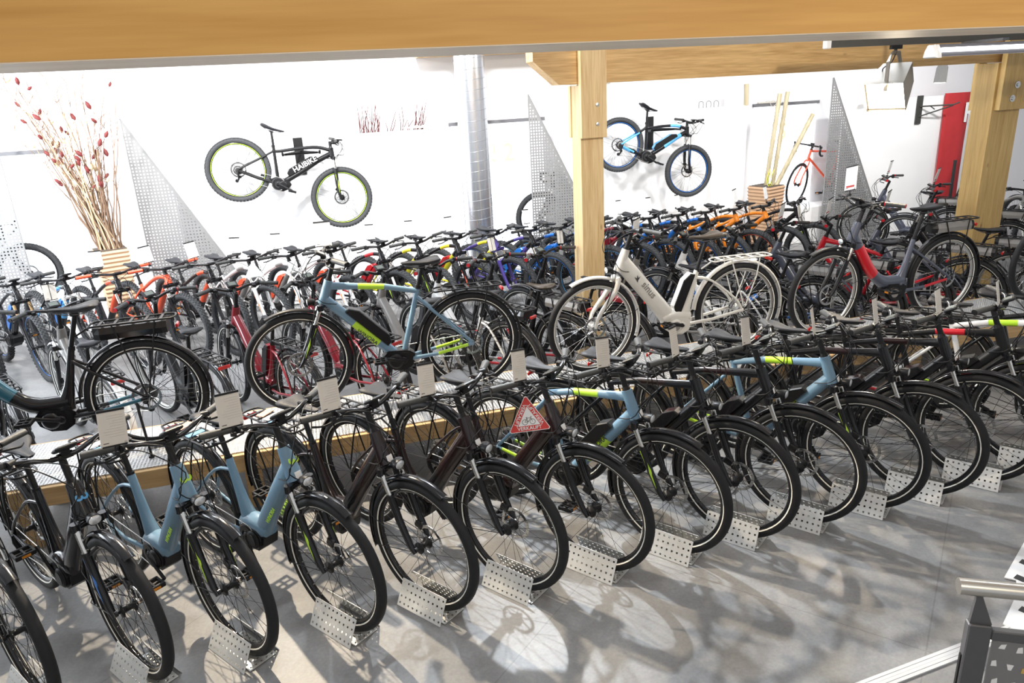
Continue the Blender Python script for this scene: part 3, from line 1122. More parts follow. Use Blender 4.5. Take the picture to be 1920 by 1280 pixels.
    link('chain', cached(('chain', tuple(bb), R, WB), lambda: chain_mesh(R, bb, -WB)), root)
    link('derailleur', cached(('der', R, WB), lambda: derailleur_mesh(R, -WB)), root)
    if S['electric']:
        mm = S['motor'] or [M_MAT, M_MAT]
        link('motor', cached(('motor', tuple(bb), mm[0].name, mm[1].name), lambda: motor_mesh(bb, mm)), root)
        if S['battery'] == 'down':
            bm = S['batm'] or [M_MAT]
            hcr = steer_pt(R, (.49 if sty == 'mtb' else .445) + .035)
            d1 = bb + V(.06, 0, .045)
            dd = (hcr - d1)
            nn = V(-dd.z, 0, dd.x).normalized()
            off = nn * .022
            p0, p1 = d1 + dd * .12 + off, d1 + dd * .74 + off
            link('battery', cached(('bat', sty, R, WB, bm[0].name, bm[-1].name), lambda: battery_mesh(p0, p1, .068, .04, bm, 1)), root)
        elif S['battery'] == 'seat':
            bm = S['batm'] or [M_MAT]
            dd = (st - bb)
            nn = V(dd.z, 0, -dd.x).normalized()
            p0, p1 = bb + dd * .16 + nn * .035, bb + dd * .93 + nn * .02
            link('battery', cached(('sbat', sty, R, WB, bm[0].name, bm[-1].name), lambda: battery_mesh(p0, p1, .072, .038, bm, -1)), root)
    if S['kick']:
        link('kickstand', cached(('kick', R, WB), lambda: kick_mesh(R, -WB)), root)
    if S['cargo']:
        mb = MB()
        z = R + .425
        for k, (dx, w, dz) in enumerate(((.05, .04, 0), (-.02, .05, .002), (-.1, .05, .001))):
            mb.box((-WB + dx, .01 * k - .01, z - .006 + dz), (w, .10, .004), k, Matrix.Rotation(.15 * k, 3, 'Z'))
        build('instruction_booklet', mb, S['cargo'], root)
    # lettering on tubes: (text, size, material, x, z, angle, half width)
    for body, size, m, x, z, ang, hw in S['texts']:
        ca_, sa_ = math.cos(ang), math.sin(ang)
        for side in (-1, 1):
            tx = V(1, 0, 0) * ca_ + V(0, 0, 1) * sa_
            if side > 0:
                tx = -tx
            ty = V(0, side, 0).cross(tx)
            place_text(body, size, m, fr, (x, side * hw, z), tx, ty)
    if steer:
        ms = mtx_steer(R, steer)
        for o in front:
            o.matrix_local = ms @ o.matrix_local
    return root


def dirv(a):
    return V(math.cos(a), math.sin(a), 0)

#@@SCENE
# ================================================================== the setting
mb = MB()
mb.box((2.5, 5, -.05), (22, 18, .1))
struct('floor', mb, M_FLOOR)
mb = MB()
mb.box((2.5, 10.1, 1.8), (22, .2, 3.6))
struct('wall_back', mb, M_WALL)
mb = MB()
mb.box((2.5, 5.2, 3.66), (22, 10, .12))
struct('ceiling', mb, M_WALL)
WGL = mat('bright_window_pane', (.9, .93, 1), .3, emit=((.93, .97, 1), 1.3), var=.02)
for i, (x0, x1, z1) in enumerate(((-5.4, -2.72, 2.08), (2.05, 3.35, 2.09), (6.75, 7.85, 2.08))):
    mb = MB()
    mb.box(((x0 + x1) / 2, 9.975, z1 + .02), (x1 - x0 + .06, .05, .045))
    mb.box(((x0 + x1) / 2, 9.975, .3), (x1 - x0, .05, .05))
    w = struct('window_%d' % (i + 1), mb, mat('window_frame_paint', (.14, .14, .15), .5, var=.05))
    mb = MB()
    mb.box(((x0 + x1) / 2, 9.985, z1 / 2 + .15), (x1 - x0, .02, z1 - .3))
    link('pane', mb.mesh('pane', [WGL]), w)
    pale = mat('pale_yellow_vinyl', (.86, .80, .50), .6, var=.03)
    if i > 0:
        place_text('52' if i == 1 else '5', .34, pale, w, ((x0 + x1) / 2 + (.05 if i == 1 else -.05), 9.965, 1.68), (1, 0, 0), (0, 0, 1), 'numerals')

# display boards along the back wall
BOARDS = [(-1.45, 1.86, 9.5, 2.09, 'long white display board behind the hanging black bicycle'),
          (3.35, 6.3, 9.5, 2.13, 'white display board behind the hanging blue and black bicycle'),
          (7.95, 9.9, 9.5, 2.09, 'white display board carrying an empty black wall hook')]
for x0, x1, y, z1, lb in BOARDS:
    mb = MB()
    mb.box(((x0 + x1) / 2, y, z1 / 2 + .01), (x1 - x0, .05, z1 - .02), 0, None, .006)
    o = build('display_board', mb, M_BOARD)
    tag(o, lb, 'display board', 'white display boards along the back wall')
mb = MB()

# wood ledge and cove over the duct
mb = MB()
mb.box((2.8, 9.55, 3.0), (2.3, .9, .08))
struct('trim_1', mb, M_WOOD_X2)


def perf_panel(x0, y, zt, wb, name, label, mirror=False):
    """right triangle: vertical edge at x0, apex at zt, base width wb, square holes"""
    mb = MB()
    p = .037
    hw = .0085
    t = .004
    nrow = int(zt / p)
    for r in range(nrow):
        z0, z1 = r * p, (r + 1) * p
        wtop = wb * (1 - z1 / zt)
        wbot = wb * (1 - z0 / zt)
        nc = int(wtop / p)
        for c in range(nc):
            xa = x0 + c * p
            cx, cz = xa + p / 2, z0 + p / 2
            o = [(xa, z0), (xa + p, z0), (xa + p, z1), (xa, z1)]
            h = [(cx - hw, cz - hw), (cx + hw, cz - hw), (cx + hw, cz + hw), (cx - hw, cz + hw)]
            vs = [(a, y, b) for a, b in o + h] + [(a, y + t, b) for a, b in o + h]
            fs = []
            for k in range(4):
                q = (k + 1) % 4
                fs.append((k, q, 4 + q, 4 + k))
                fs.append((8 + k, 12 + k, 12 + q, 8 + q))
                fs.append((4 + k, 4 + q, 12 + q, 12 + k))
            mb.add(vs, fs, 0, False)
        xe = x0 + nc * p
        mb.prism([(xe, z0), (x0 + wbot, z0), (x0 + wtop, z1), (xe, z1)], y, y + t, 0)
    # folded rim along the slope
    mb.tube([(x0 + wb, y + .01, 0), (x0, y + .01, zt)], [(.014, .004)] * 2, 4, 0, sq=True)
    mb.tube([(x0, y + .01, 0), (x0, y + .01, zt)], [(.014, .004)] * 2, 4, 0, sq=True)
    if mirror:
        mb.v = [(2 * x0 - a, b, c) for a, b, c in mb.v]
    o = build(name, mb, mat('perforated_sheet_metal', (.27, .27, .27), .5, .3, var=.08, scale=5))
    return tag(o, label, 'perforated screen', 'tall triangular perforated metal screens')


perf_panel(-1.86, 9.40, 2.42, 1.22, 'perforated_screen', 'tall triangular perforated metal panel between the twig planter and the hanging black bicycle')
perf_panel(2.98, 9.40, 2.44, 1.22, 'perforated_screen', 'tall triangular perforated metal panel beside the silver air duct')
perf_panel(7.66, 9.40, 2.44, 1.22, 'perforated_screen', 'tall triangular perforated metal panel right of the bamboo canes')
perf_panel(-3.14, 9.40, 2.42, 1.22, 'perforated_screen', 'triangular perforated metal panel at the far left edge, cut by the picture border', True)

# ------------------------------------------------------------------ beams and posts
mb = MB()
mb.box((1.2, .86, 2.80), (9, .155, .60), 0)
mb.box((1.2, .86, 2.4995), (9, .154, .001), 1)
o = build('wooden_beam', mb, [M_WOOD_X, wood('bounce_lit_wood', (.92, .80, .64), (.76, .64, .50), 'X')])  # underside wood paler: light bounced off the floor put into its colour
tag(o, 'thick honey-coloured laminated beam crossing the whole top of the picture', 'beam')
mb = MB()
mb.prism([(1.985, 2.70), (2.21, 2.505), (12.5, 2.505), (12.5, 3.0), (1.985, 3.0)], 6.10, 6.29)
o = build('wooden_beam', mb, M_WOOD_X2)
tag(o, 'knotty laminated beam with a slanted end, running over the wooden posts', 'beam')
BOLT = mat('bolt_zinc', (.62, .63, .62), .3, .9, var=.1)


def bolt(parent, x, y, z):
    mb = MB()
    mb.lathe_y([(.0005, 0), (.034, 0), (.034, -.004), (.016, -.005), (.016, -.014), (.0005, -.016)], (x, y, z), 16, smooth=False)
    build('bolt', mb, BOLT, parent)


p1 = empty('wooden_post', (2.5, 6.2, 0), 0, 'pale wooden post with two bolts standing behind the white bicycle', 'post')
mb = MB()
mb.box((0, 0, 1.25), (.215, .215, 2.5), 0, None, .004)
build('post_shaft', mb, M_WOOD_Z, p1)
mb = MB()
mb.box((0, -.132, 2.53), (.24, .06, .95), 0, None, .004)
build('cheek_board', mb, M_WOOD_Z, p1)
mb = MB()
mb.box((0, .125, 2.53), (.24, .06, .95), 0, None, .004)
build('cheek_board', mb, M_WOOD_Z, p1)
bolt(p1, .03, -.155, 2.33)
bolt(p1, .03, -.155, 2.17)
mb = MB()
mb.box((0, 0, 2.497), (.36, .2, .012))
build('steel_plate', mb, M_ALU, p1)
p2 = empty('wooden_post', (7.07, 6.18, 0), 0, 'thick double wooden post on the right with bolted cheek boards', 'post')
for dx in (-.093, .093):
    mb = MB()
    mb.box((dx, 0, 1.25), (.184, .25, 2.5), 0, None, .003)
    build('post_shaft', mb, wood('double_post_wood', (.72, .50, .20), (.52, .33, .11), 'Z') if dx < 0 else bpy.data.materials['double_post_wood'], p2)
for dx, w, y in ((-.06, .19, -.155), (.13, .19, -.155), (-.10, .10, .16)):
    mb = MB()
    mb.box((dx, y, 2.53), (w, .06, .98), 0, None, .003)
    build('cheek_board', mb, bpy.data.materials['double_post_wood'], p2)
for x, z in ((.03, 2.28), (-.01, 2.15), (.17, 2.14)):
    bolt(p2, x, -.187, z)

# spiral air duct
du = empty('air_duct', (2.17, 9.2, 0), 0, 'shiny silver spiral air duct rising in front of the back wall', 'air duct')
mb = MB()
mb.tube([(0, 0, .0), (0, 0, 2.96)], .19, 40, caps=True)
build('duct_pipe', mb, mat('galvanised_sheet', (.66, .68, .72), .22, .9, var=.06, scale=6), du)
mb = MB()
pts = []
for k in range(24 * 26):
    a = 2 * PI * k / 26
    pts.append((.192 * math.cos(a), .192 * math.sin(a), .02 + k / (24 * 26) * 2.9))
mb.tube(pts, .0028, 4, ref=(0, 0, 1))
build('spiral_seam', mb, mat('seam_steel', (.5, .51, .54), .3, .8, var=.05), du)
mb = MB()
mb.tube([(0, 0, 2.94), (0, 0, 2.962)], .225, 40)
build('collar', mb, M_ALU, du)

# ------------------------------------------------------------------ display platform
PZ, PY0, PY1 = .42, 4.40, 5.04
pl = empty('display_platform', (2.2, (PY0 + PY1) / 2, 0), 0, 'long low wooden platform topped with checker plate, carrying the raised bicycles', 'platform')
PX0, PX1 = -2.6, 9.0
mb = MB()
mb.box((PX0 / 2 + PX1 / 2 - 2.2, 0, PZ - .004), (PX1 - PX0, PY1 - PY0, .008))
mb.box((PX0 / 2 + PX1 / 2 - 2.2, -(PY1 - PY0) / 2 - .002, PZ - .014), (PX1 - PX0, .004, .028))
build('checker_plate', mb, M_TREAD, pl)
mb = MB()
for dy in (-.325, .325):
    mb.box((PX0 / 2 + PX1 / 2 - 2.2, dy, PZ - .068), (PX1 - PX0, .06, .12), 0, None, .003)
build('edge_board', mb, M_WOOD_P, pl)
for k in range(9):
    for dy in (-.27, .27):
        mb = MB()
        mb.box((PX0 + .75 + k * 1.3 - 2.2, dy, (PZ - .13) / 2), (.1, .05, PZ - .13))
        build('leg', mb, M_WOOD_P, pl)

# ------------------------------------------------------------------ twigs, planters, bamboo
M_PLANT = mat('ribbed_planter_clay', (.56, .36, .22), .7, var=.12, scale=12)


def planter(x, y, h, w0, w1, label):
    t = empty('planter', (x, y, 0), R_(20), label, 'planter')
    mb = MB()
    n = int(h / .048)
    rings = []
    for k in range(n * 2 + 1):
        z = h * k / (2 * n)
        w = (w0 + (w1 - w0) * z / h) * (1 if k % 2 else .93)
        rings.append([V(-w, -w, z), V(w, -w, z), V(w, w, z), V(-w, w, z)])
    mb.loft(rings, 0, smooth=False)
    build('pot', mb, M_PLANT, t)
    mb = MB()
    mb.box((0, 0, h + .004), (w1 * 1.8, w1 * 1.8, .01))
    build('soil', mb, mat('dark_soil', (.08, .06, .045), .9, var=.3), t)
    return t


planter(-2.20, 9.12, 1.02, .14, .175, 'ribbed terracotta planter holding the tall dry twigs')
planter(6.42, 9.10, 1.02, .15, .19, 'ribbed terracotta planter holding three bamboo canes')
M_TWIG = mat('dry_twig_bark', (.20, .125, .08), .8, var=.3, scale=12)
M_TWIGP = mat('pale_twig_bark', (.50, .36, .22), .8, var=.25, scale=12)
M_BUD = mat('dry_red_bud', (.15, .022, .02), .7, var=.3, scale=25)
M_HUSK = mat('pale_husk', (.75, .60, .36), .75, var=.2, scale=25)
tw = empty('twig_bunch', (-2.20, 9.12, 1.0), 0, 'big bunch of tall dry twigs with dark red buds standing in the left planter', 'dry twigs')
rt = random.Random(5)
for k in range(60):
    mb, mbb = MB(), MB()
    bx, by = rt.uniform(-.11, .13), rt.uniform(-.09, .09)
    H = rt.uniform(.9, 1.95)
    lean = rt.uniform(-.66, .34) * (.55 + .45 * H / 1.9)
    if k < 3:
        H, lean = 1.75, -.75 + k * .2
    pts = []
    x, yy = bx, by
    for j in range(8):
        f = j / 7
        pts.append((bx + lean * f ** 1.2 + rt.uniform(-.02, .02), by + rt.uniform(-.08, .02) * f, H * f))
    mb.tube(smoothpath(pts, 2), [max(.0034, .0105 * (1 - i / 15.5)) for i in range(15)], 5)
    for j in range(rt.randint(2, 5)):
        i = rt.randint(3, 7)
        p = V(*pts[i])
        q = p + V(rt.uniform(-.13, .13), rt.uniform(-.06, .03), rt.uniform(.06, .22))
        mb.tube([p, (p + q) / 2 + V(rt.uniform(-.02, .02), 0, 0), q], [.004, .003, .002], 4)
        if rt.random() < .3:
            d = (q - p).normalized()
            r = rt.uniform(.014, .024)
            mbb.tube([q, q + d * r, q + d * r * 2.6, q + d * r * 4], [r * .35, r, r * .9, .001], 6)
    tg = build('twig', mb, M_TWIGP if k % 3 == 0 else M_TWIG, tw)
    if mbb.v:
        build('bud', mbb, M_HUSK if k % 4 == 0 else M_BUD, tg)
for k, (bx, tx, H, r) in enumerate(((.0, .14, 1.28, .030), (.09, .24, 1.30, .029), (.12, .66, .98, .031), (-.06, -.28, .9, .022))):
    mb = MB()
    n = 34
    pts, rr = [], []
    for j in range(n + 1):
        f = j / n
        pts.append((6.42 + bx + (tx - bx) * f, 9.12 - .03 * k, .99 + H * f))
        rr.append(r * (1.14 if j % 6 == 5 else 1.0))
    if k == 3:
        continue
    mb.tube(pts, rr, 12, caps=False)
    d = V(tx - bx, 0, H).normalized()
    mb.tube([V(*pts[-1]), V(*pts[-1]) - d * .02], [r, r * .8], 12, 1)
    o = build('bamboo_cane', mb, [M_BAMBOO, mat('bamboo_cut', (.85, .8, .6), .7, var=.1)])
    tag(o, ('upright bamboo cane, left one of three in the right planter', 'upright bamboo cane in the middle of the right planter',
            'bamboo cane leaning far right out of the right planter')[k], 'bamboo cane', 'bamboo canes in the planter')
mb = MB()
mb.tube([(6.28, 9.5, 2.13), (6.27, 9.5, 2.42)], .034, 14)
o = build('bamboo_cane', mb, M_BAMBOO)
tag(o, 'short bamboo stump standing on top of the display board', 'bamboo cane')
mb = MB()
for k in range(3):
    mb.tube(smoothpath([(.0 + k * .03, 0, 0), (-.02 + k * .03, .02, .1), (.01 + k * .04, 0, .24)], 3), [(.010, .003)] * 6 + [(.002, .001)], 6)
o = build('grass_tuft', mb, mat('yellow_green_leaf', (.80, .82, .10), .6, var=.1))
o.location = (6.36, 8.97, 1.03)
tag(o, 'small yellow green leaf tuft at the foot of the bamboo canes', 'leaf tuft')
# red twigs lying behind the top of the left board
rt = random.Random(11)
for b, (x0, x1, n) in enumerate(((.80, 1.18, 24), (1.28, 1.62, 17))):
    t = empty('red_twig_bundle', ((x0 + x1) / 2, 9.56, 2.04), 0, ('bundle of thin red-brown twigs on the display board top, left one', 'bundle of thin red-brown twigs on the display board top, right one')[b], 'dry twigs', 'red twigs on the display board')
    for k in range(n):
        mb = MB()
        a = rt.uniform(-.5, .5) * (x1 - x0)
        q = a + rt.uniform(-.03, .12)
        h = rt.uniform(.12, .38)
        mb.tube([(a, 0, 0), ((a + q) / 2 + rt.uniform(-.02, .02), 0, h * .5), (q, rt.uniform(-.03, .02), h)], [.0062, .005, .0035], 4)
        build('twig', mb, mat('red_twig_bark', (.09, .022, .02), .7, var=.3), t)
for lx, n, lb in ((1.45, 3, 'loose cable coil and clip lying on the left display board top'), (6.9, 2, 'pale clip bundle on the window ledge beside the bamboo')):
    mb = MB()
    for k in range(n):
        mb.tube(smoothpath([(lx + k * .09, 9.5, 2.12), (lx + .07 + k * .09, 9.47, 2.14), (lx + .12 + k * .1, 9.46, 2.05 + k * .03), (lx + .22 + k * .09, 9.47, 2.12)], 4), .006, 5)
    mb.box((lx + .05, 9.48, 2.12), (.34, .03, .02))
    o = build('cable_coil', mb, mat('pale_cable', (.55, .52, .46), .6, var=.1))
    if n == 2:
        o.location = (0, .47, .016)
    tag(o, lb, 'cable')
for k in range(3):
    mb = MB()
    x = 5.52 + k * .12
    mb.tube(smoothpath([(x, 9.5, 2.13), (x, 9.5, 2.2), (x + .035, 9.5, 2.22), (x + .07, 9.5, 2.2), (x + .07, 9.5, 2.13)], 3), .004, 5)
    o = build('wire_hook', mb, M_MAT)
    tag(o, 'black wire hook on top of the right display board, ' + ('left', 'middle', 'right')[k] + ' one of three', 'hook', 'wire hooks on the display board')

# ------------------------------------------------------------------ lights and tracks
tr = empty('lighting_track', (6.6, 5.1, 2.69), 0, 'dark ceiling light track with a white end cap, top right', 'light track')
mb = MB()
mb.box((-.02, 0, 0), (5.0, .045, .05))
mb.box((-.02, 0, .045), (5.0, .02, .05))
build('rail', mb, mat('track_bronze', (.10, .095, .085), .45, .5, var=.1), tr)
mb = MB()
mb.box((-2.535, 0, 0), (.05, .05, .065), 0, None, .006)
build('end_cap', mb, M_PWHITE, tr)
for x in (-1.6, .6, 2.2):
    mb = MB()
    mb.box((x, 0, .2), (.03, .02, .32))
    build('hanger', mb, M_DKST, tr)
sp = empty('track_spotlight', (4.72, 5.1, 2.62), 0, 'grey spotlight in a bent yoke hanging from the track, shining brightly', 'spotlight')
M_SPOT = mat('spotlight_silver', (.20, .185, .16), .45, .4, var=.06)
mb = MB()
mb.box((0, 0, .03), (.10, .03, .03))
mb.tube([(0, 0, .02), (0, 0, -.01)], .012, 8)
build('adapter', mb, M_MAT, sp)
mb = MB()
mb.tube([(-.15, -.10, -.30), (-.15, -.10, -.08), (-.08, -.05, -.012), (.08, .05, -.012), (.15, .10, -.08), (.15, .10, -.30)], [(.004, .018)] * 6, 4, sq=True, ref=(1, 0, 0))
build('yoke', mb, M_SPOT, sp)
ax = Vector((-.72, -.42, -.55)).normalized()
sx = Vector((0, 0, 1)).cross(ax).normalized()
sy = ax.cross(sx)
q = Matrix((sx, sy, ax)).transposed()
mb = MB()
ctr = V(0.0, 0, -.25)
rings = []
for d, w, h in ((-.22, .07, .05), (-.16, .11, .09), (.14, .145, .125), (.18, .148, .128)):
    rings.append([ctr + q @ V(x * w, y * h, d) for x, y in ((-1, -1), (1, -1), (1, 1), (-1, 1))])
mb.loft(rings, 0, smooth=False, caps=False)
mb.add(rings[0], [(0, 1, 2, 3)], 0, False)
build('lamp_housing', mb, M_SPOT, sp)
mb = MB()
mb.add([ctr + q @ V(x * .138, y * .118, .155) for x, y in ((-1, -1), (1, -1), (1, 1), (-1, 1))], [(0, 1, 2, 3)])
build('bulb_glass', mb, mat('lit_bulb', (1, 1, 1), .3, emit=((1, .86, .62), 14), var=.01), sp)
mb = MB()
mb.tube(smoothpath([(.01, 0, -.0), (.0, .03, -.08), (-.07, .04, -.13), (-.03, .06, -.20)], 4), .005, 6)
build('power_cable', mb, M_MAT, sp)
fl = empty('strip_light', (6.3, 4.72, 2.60), 0, 'long fluorescent strip light with white end cap beside the track', 'strip light')
mb = MB()
L0, L1 = -1.62, 1.9
mb.loft([[V(x, y, z) for y, z in ((-.06, -.045), (-.05, .0), (-.025, .04), (.025, .04), (.05, .0), (.06, -.045), (.05, -.045), (.04, .0), (0, .02), (-.04, .0), (-.05, -.045))] for x in (L0 + .05, L1)], 0, smooth=False)
build('reflector', mb, mat('reflector_grey', (.16, .155, .17), .4, .4, var=.05), fl)
mb = MB()
mb.loft([[V(x, y * k, z * k - .005) for y, z in ((-.066, -.05), (-.055, .0), (-.028, .045), (.028, .045), (.055, .0), (.066, -.05))] for x, k in ((L0, .85), (L0 + .02, 1), (L0 + .055, 1))], 0, smooth=False)
build('end_cap', mb, M_PWHITE, fl)
for y in (-.052, .03):
    mb = MB()
    mb.tube([(L0 + .06, y, .0 if y < 0 else -.035), (L1 - .02, y, .0 if y < 0 else -.035)], .016 if y < 0 else .008, 10)
    build('fluorescent_tube', mb, mat('lit_tube', (1, 1, 1), .3, emit=((.95, .98, 1), 7), var=.01), fl)
mb = MB()
mb.box((-.9, .19, .06), (.06, .38, .02))
build('bracket', mb, M_DKST, fl)
s2 = empty('wall_spotlight', (9.45, 9.25, 2.5), 0, 'small silver spotlight high on the right above the red banner', 'spotlight')
mb = MB()
mb.loft([[V(x * w, y * w, 0) + V(-.12, -.1, -.28) * d for x, y in ((-1, -1), (1, -1), (1, 1), (-1, 1))] for d, w in ((-.2, .035), (0, .055), (.75, .06))], 0, smooth=False)
build('lamp_housing', mb, mat('small_spot_silver', (.28, .28, .27), .4, .4, var=.05), s2)
mb = MB()
mb.box((-.092, -.077, -.214), (.10, .10, .01))
build('bulb_glass', mb, mat('lit_small_bulb', (1, 1, 1), .3, emit=((1, .9, .7), 5), var=.01), s2)
mb = MB()
mb.tube(smoothpath([(.05, 0, .11), (.0, 0, .17), (-.05, 0, .1)], 4), .006, 6)
mb.tube([(0, 0, .15), (0, 0, 1.0)], .006, 6)
build('yoke', mb, M_SPOT, s2)
hg = empty('wire_trapeze', (8.33, 9.2, 2.1), 0, 'thin white wire trapeze hanging above the right display board', 'wire trapeze')
mb = MB()
mb.tube([(-.17, 0, .04), (.17, 0, .04)], .006, 6)
mb.tube([(-.17, 0, .04), (-.12, 0, 1.5)], .0035, 5)
mb.tube([(.17, 0, .04), (.12, 0, 1.5)], .0035, 5)
build('wire', mb, M_ALU, hg)
mb = MB()
mb.box((0, 0, .06), (.10, .05, .05), 0, None, .008)
build('socket', mb, M_PWHITE, hg)

# hook, banner, black perforated rack on the right
hk = empty('wall_hook', (9.32, 9.47, 1.9), 0, 'empty black bicycle wall hook on the right display board', 'wall hook')
mb = MB()
mb.box((0, -.012, 0), (.10, .02, .42))
build('plate', mb, mat('hook_black', (.06, .06, .055), .5, .4, var=.1), hk)
mb = MB()
mb.tube([(0, -.02, .05), (.35, -.30, .06), (.42, -.34, .09)], .012, 6)
mb.tube([(0, -.02, -.10), (.35, -.30, .05)], .010, 6)
mb.tube([(.12, -.10, .05), (.16, -.15, -.0)], .008, 6)
build('arm', mb, bpy.data.materials['hook_black'], hk)
bn = empty('red_banner', (9.95, 9.44, 0), 0, 'tall red fabric banner hanging beside the thick wooden post', 'banner')
mb = MB()
rings = []
for z in (.44, .9, 1.4, 1.9, 2.12):
    rings.append([V(x, .012 * math.sin(x * 18 + z * 2) + s_ * .004, z) for s_, xs in ((-1, (-.17, -.08, .0, .10, .20, .32)), (1, (.32, .2, .1, 0, -.08, -.17))) for x in xs])
mb.loft(rings, 0)
build('fabric', mb, mat('red_banner_fabric', (.50, .03, .035), .8, var=.15, scale=5), bn)
place_text('R', .42, M_PWHITE, bn, (.33, -.022, 1.80), (1, 0, 0), (0, 0, 1))

# stepped black perforated display frame between banner and post
fr_ = empty('perforated_rack', (9.55, 8.6, 0), 0, 'slanted black perforated metal rack half hidden behind the thick post', 'display rack')
mb = MB()
for k, (x0, z0, x1, z1) in enumerate(((-.30, .45, .12, 1.45), (-.05, 1.12, .30, 1.9))):
    d = V(x1 - x0, 0, z1 - z0)
    L = d.length
    d.normalize()
    s = V(d.z, 0, -d.x)
    n = int(L / .09)
    for i in range(n):
        for j in range(3):
            c = V(x0, 0, z0) + d * ((i + .5) * L / n) + s * (j * .09 + .045)
            for a, b, w_, h_ in ((-.034, 0, .022, .09), (.034, 0, .022, .09), (0, -.034, .046, .022), (0, .034, .046, .022)):
                cc = c + s * a + d * b
                mb.box(cc, (w_, .004, h_), 0, Matrix.Rotation(math.atan2(d.x, d.z), 3, 'Y'))
    mb.box(V(x0, -.03, z0) + s * .14, (.3, .10, .006), 1)
for lx_ in (-.25, .10):
    mb.box((lx_, .05, .6), (.03, .03, 1.2))
build('perforated_sheet', mb, [mat('black_perforated_sheet', (.03, .03, .03), .4, .3, var=.1), M_ALU], fr_)

# ------------------------------------------------------------------ handrail, stair edge, white plate
hr = empty('handrail', (1.50, 1.15, 0), 0, 'brushed steel handrail on a grey post with a speckled panel, bottom right', 'handrail')
A = V(1.474, 1.177, 1.2) - V(1.5, 1.15, 0)
B = V(1.602, 1.104, 1.2) - V(1.5, 1.15, 0)
D = (B - A).normalized()
N_ = V(-D.y, D.x, 0)
M_RAIL = mat('brushed_steel_rail', (.60, .58, .54), .3, .9, var=.06, scale=90)
M_RPOST = mat('grey_powder_coat', (.11, .11, .115), .5, .3, var=.08)
mb = MB()
mb.tube([A, A + D * 1.4], .0212, 24)
build('rail_tube', mb, M_RAIL, hr)
q = Matrix((D, N_, V(0, 0, 1))).transposed()
mb = MB()
pc = A + D * .05
mb.prism([(-.006, -.018), (.006, -.018), (.04, -.105), (-.012, -.105)], -.006, .006, 0, fn=lambda x, y, z: pc + D * x + N_ * y + V(0, 0, z))
build('bracket', mb, M_RPOST, hr)
mb = MB()
mb.box(pc + D * .012 + V(0, 0, -.62), (.055, .03, 1.03), 0, q, .003)
mb.box(pc + D * -.017 + V(0, 0, -.66), (.004, .010, .9), 1, q)
mb.box(pc + D * .012 + V(0, 0, -1.135), (.12, .10, .012), 0, q)
build('rail_post', mb, [M_RPOST, mat('dark_slot', (.01, .01, .01), .8, var=.1)], hr)
mb = MB()
mb.box(pc + D * .72 + V(0, 0, -.135), (1.36, .022, .03), 0, q, .003)
build('panel_bar', mb, M_RPOST, hr)
mb = MB()
mb.box(pc + D * .72 + V(0, 0, -.62), (1.34, .006, .93), 0, q)
rt = random.Random(3)
for k in range(60):
    u, v = rt.uniform(.04, 1.3), rt.uniform(-.18, -1.0)
    if k < 10:
        u, v = ((.075, -.17), (.115, -.175), (.06, -.225), (.10, -.235), (.135, -.24), (.07, -.285), (.115, -.29), (.16, -.20), (.16, -.27), (.05, -.33))[k]
    s = .009
    pts = []
    for j in range(4):
        a = PI / 4 + j * PI / 2 + rt.uniform(-.3, .3)
        r = s * rt.uniform(.7, 1.4)
        pts.append((u + r * math.cos(a), v + r * math.sin(a) * 1.2))
    mb.prism(pts, -.0045, -.003, 2 if k % 5 == 4 else 1, fn=lambda x, y, z: pc + D * x + N_ * y + V(0, 0, z))
build('panel', mb, [mat('grey_printed_panel', (.20, .20, .205), .35, var=.1, scale=4), M_PWHITE, mat('ochre_fleck', (.6, .4, .12), .6, var=.1)], hr)

mb = MB()
a, b = V(2.04, 1.93, 0), V(2.52, 1.96, 0)
d = (b - a).normalized()
q = Matrix((d, V(-d.y, d.x, 0), V(0, 0, 1))).transposed()
for k in range(4):
    mb.box(a + d * .35 + V(-d.y, d.x, 0) * (-.03 + k * .017) + V(0, 0, .004 + .001 * (k % 2)), (1.3, .0155, .008), 0, q)
o = build('stair_edge_strip', mb, mat('white_stair_edge', (.72, .72, .72), .5, var=.05))
tag(o, 'white ribbed edge strip on the floor at the foot of the stair', 'floor strip')
# white perforated plate beside the stairs
wp = empty('white_floor_plate', (3.5, 2.15, 0), 0, 'white plate with dark square holes leaning by the right picture edge', 'perforated plate')
mb = MB()
OUT = [(0.106, 0.372), (-0.36, 0.123), (-0.325, 0.088), (-0.395, 0.018), (-0.656, -0.128), (-0.571, -0.365), (0.443, 0.244)]
n = len(OUT)
mb.add([(x, y, .004) for x, y in OUT] + [(x, y, .010) for x, y in OUT], [tuple(range(n))[::-1], tuple(range(n, 2 * n))] + [(i, (i + 1) % n, n + (i + 1) % n, n + i) for i in range(n)], 0, False)
pp = build('plate', mb, M_PWHITE, wp)
mb = MB()
for x, y in [(-0.16, 0.175), (-0.295, 0.09), (-0.485, -0.097), (-0.272, 0.024), (-0.025, 0.188), (-0.51, -0.192), (-0.291, -0.095), (-0.042, 0.074)]:
    mb.box((x, y, .0108), (.045, .045, .0012), 0, Matrix.Rotation(.35, 3, 'Z'))
build('square_hole', mb, M_INKD, pp)
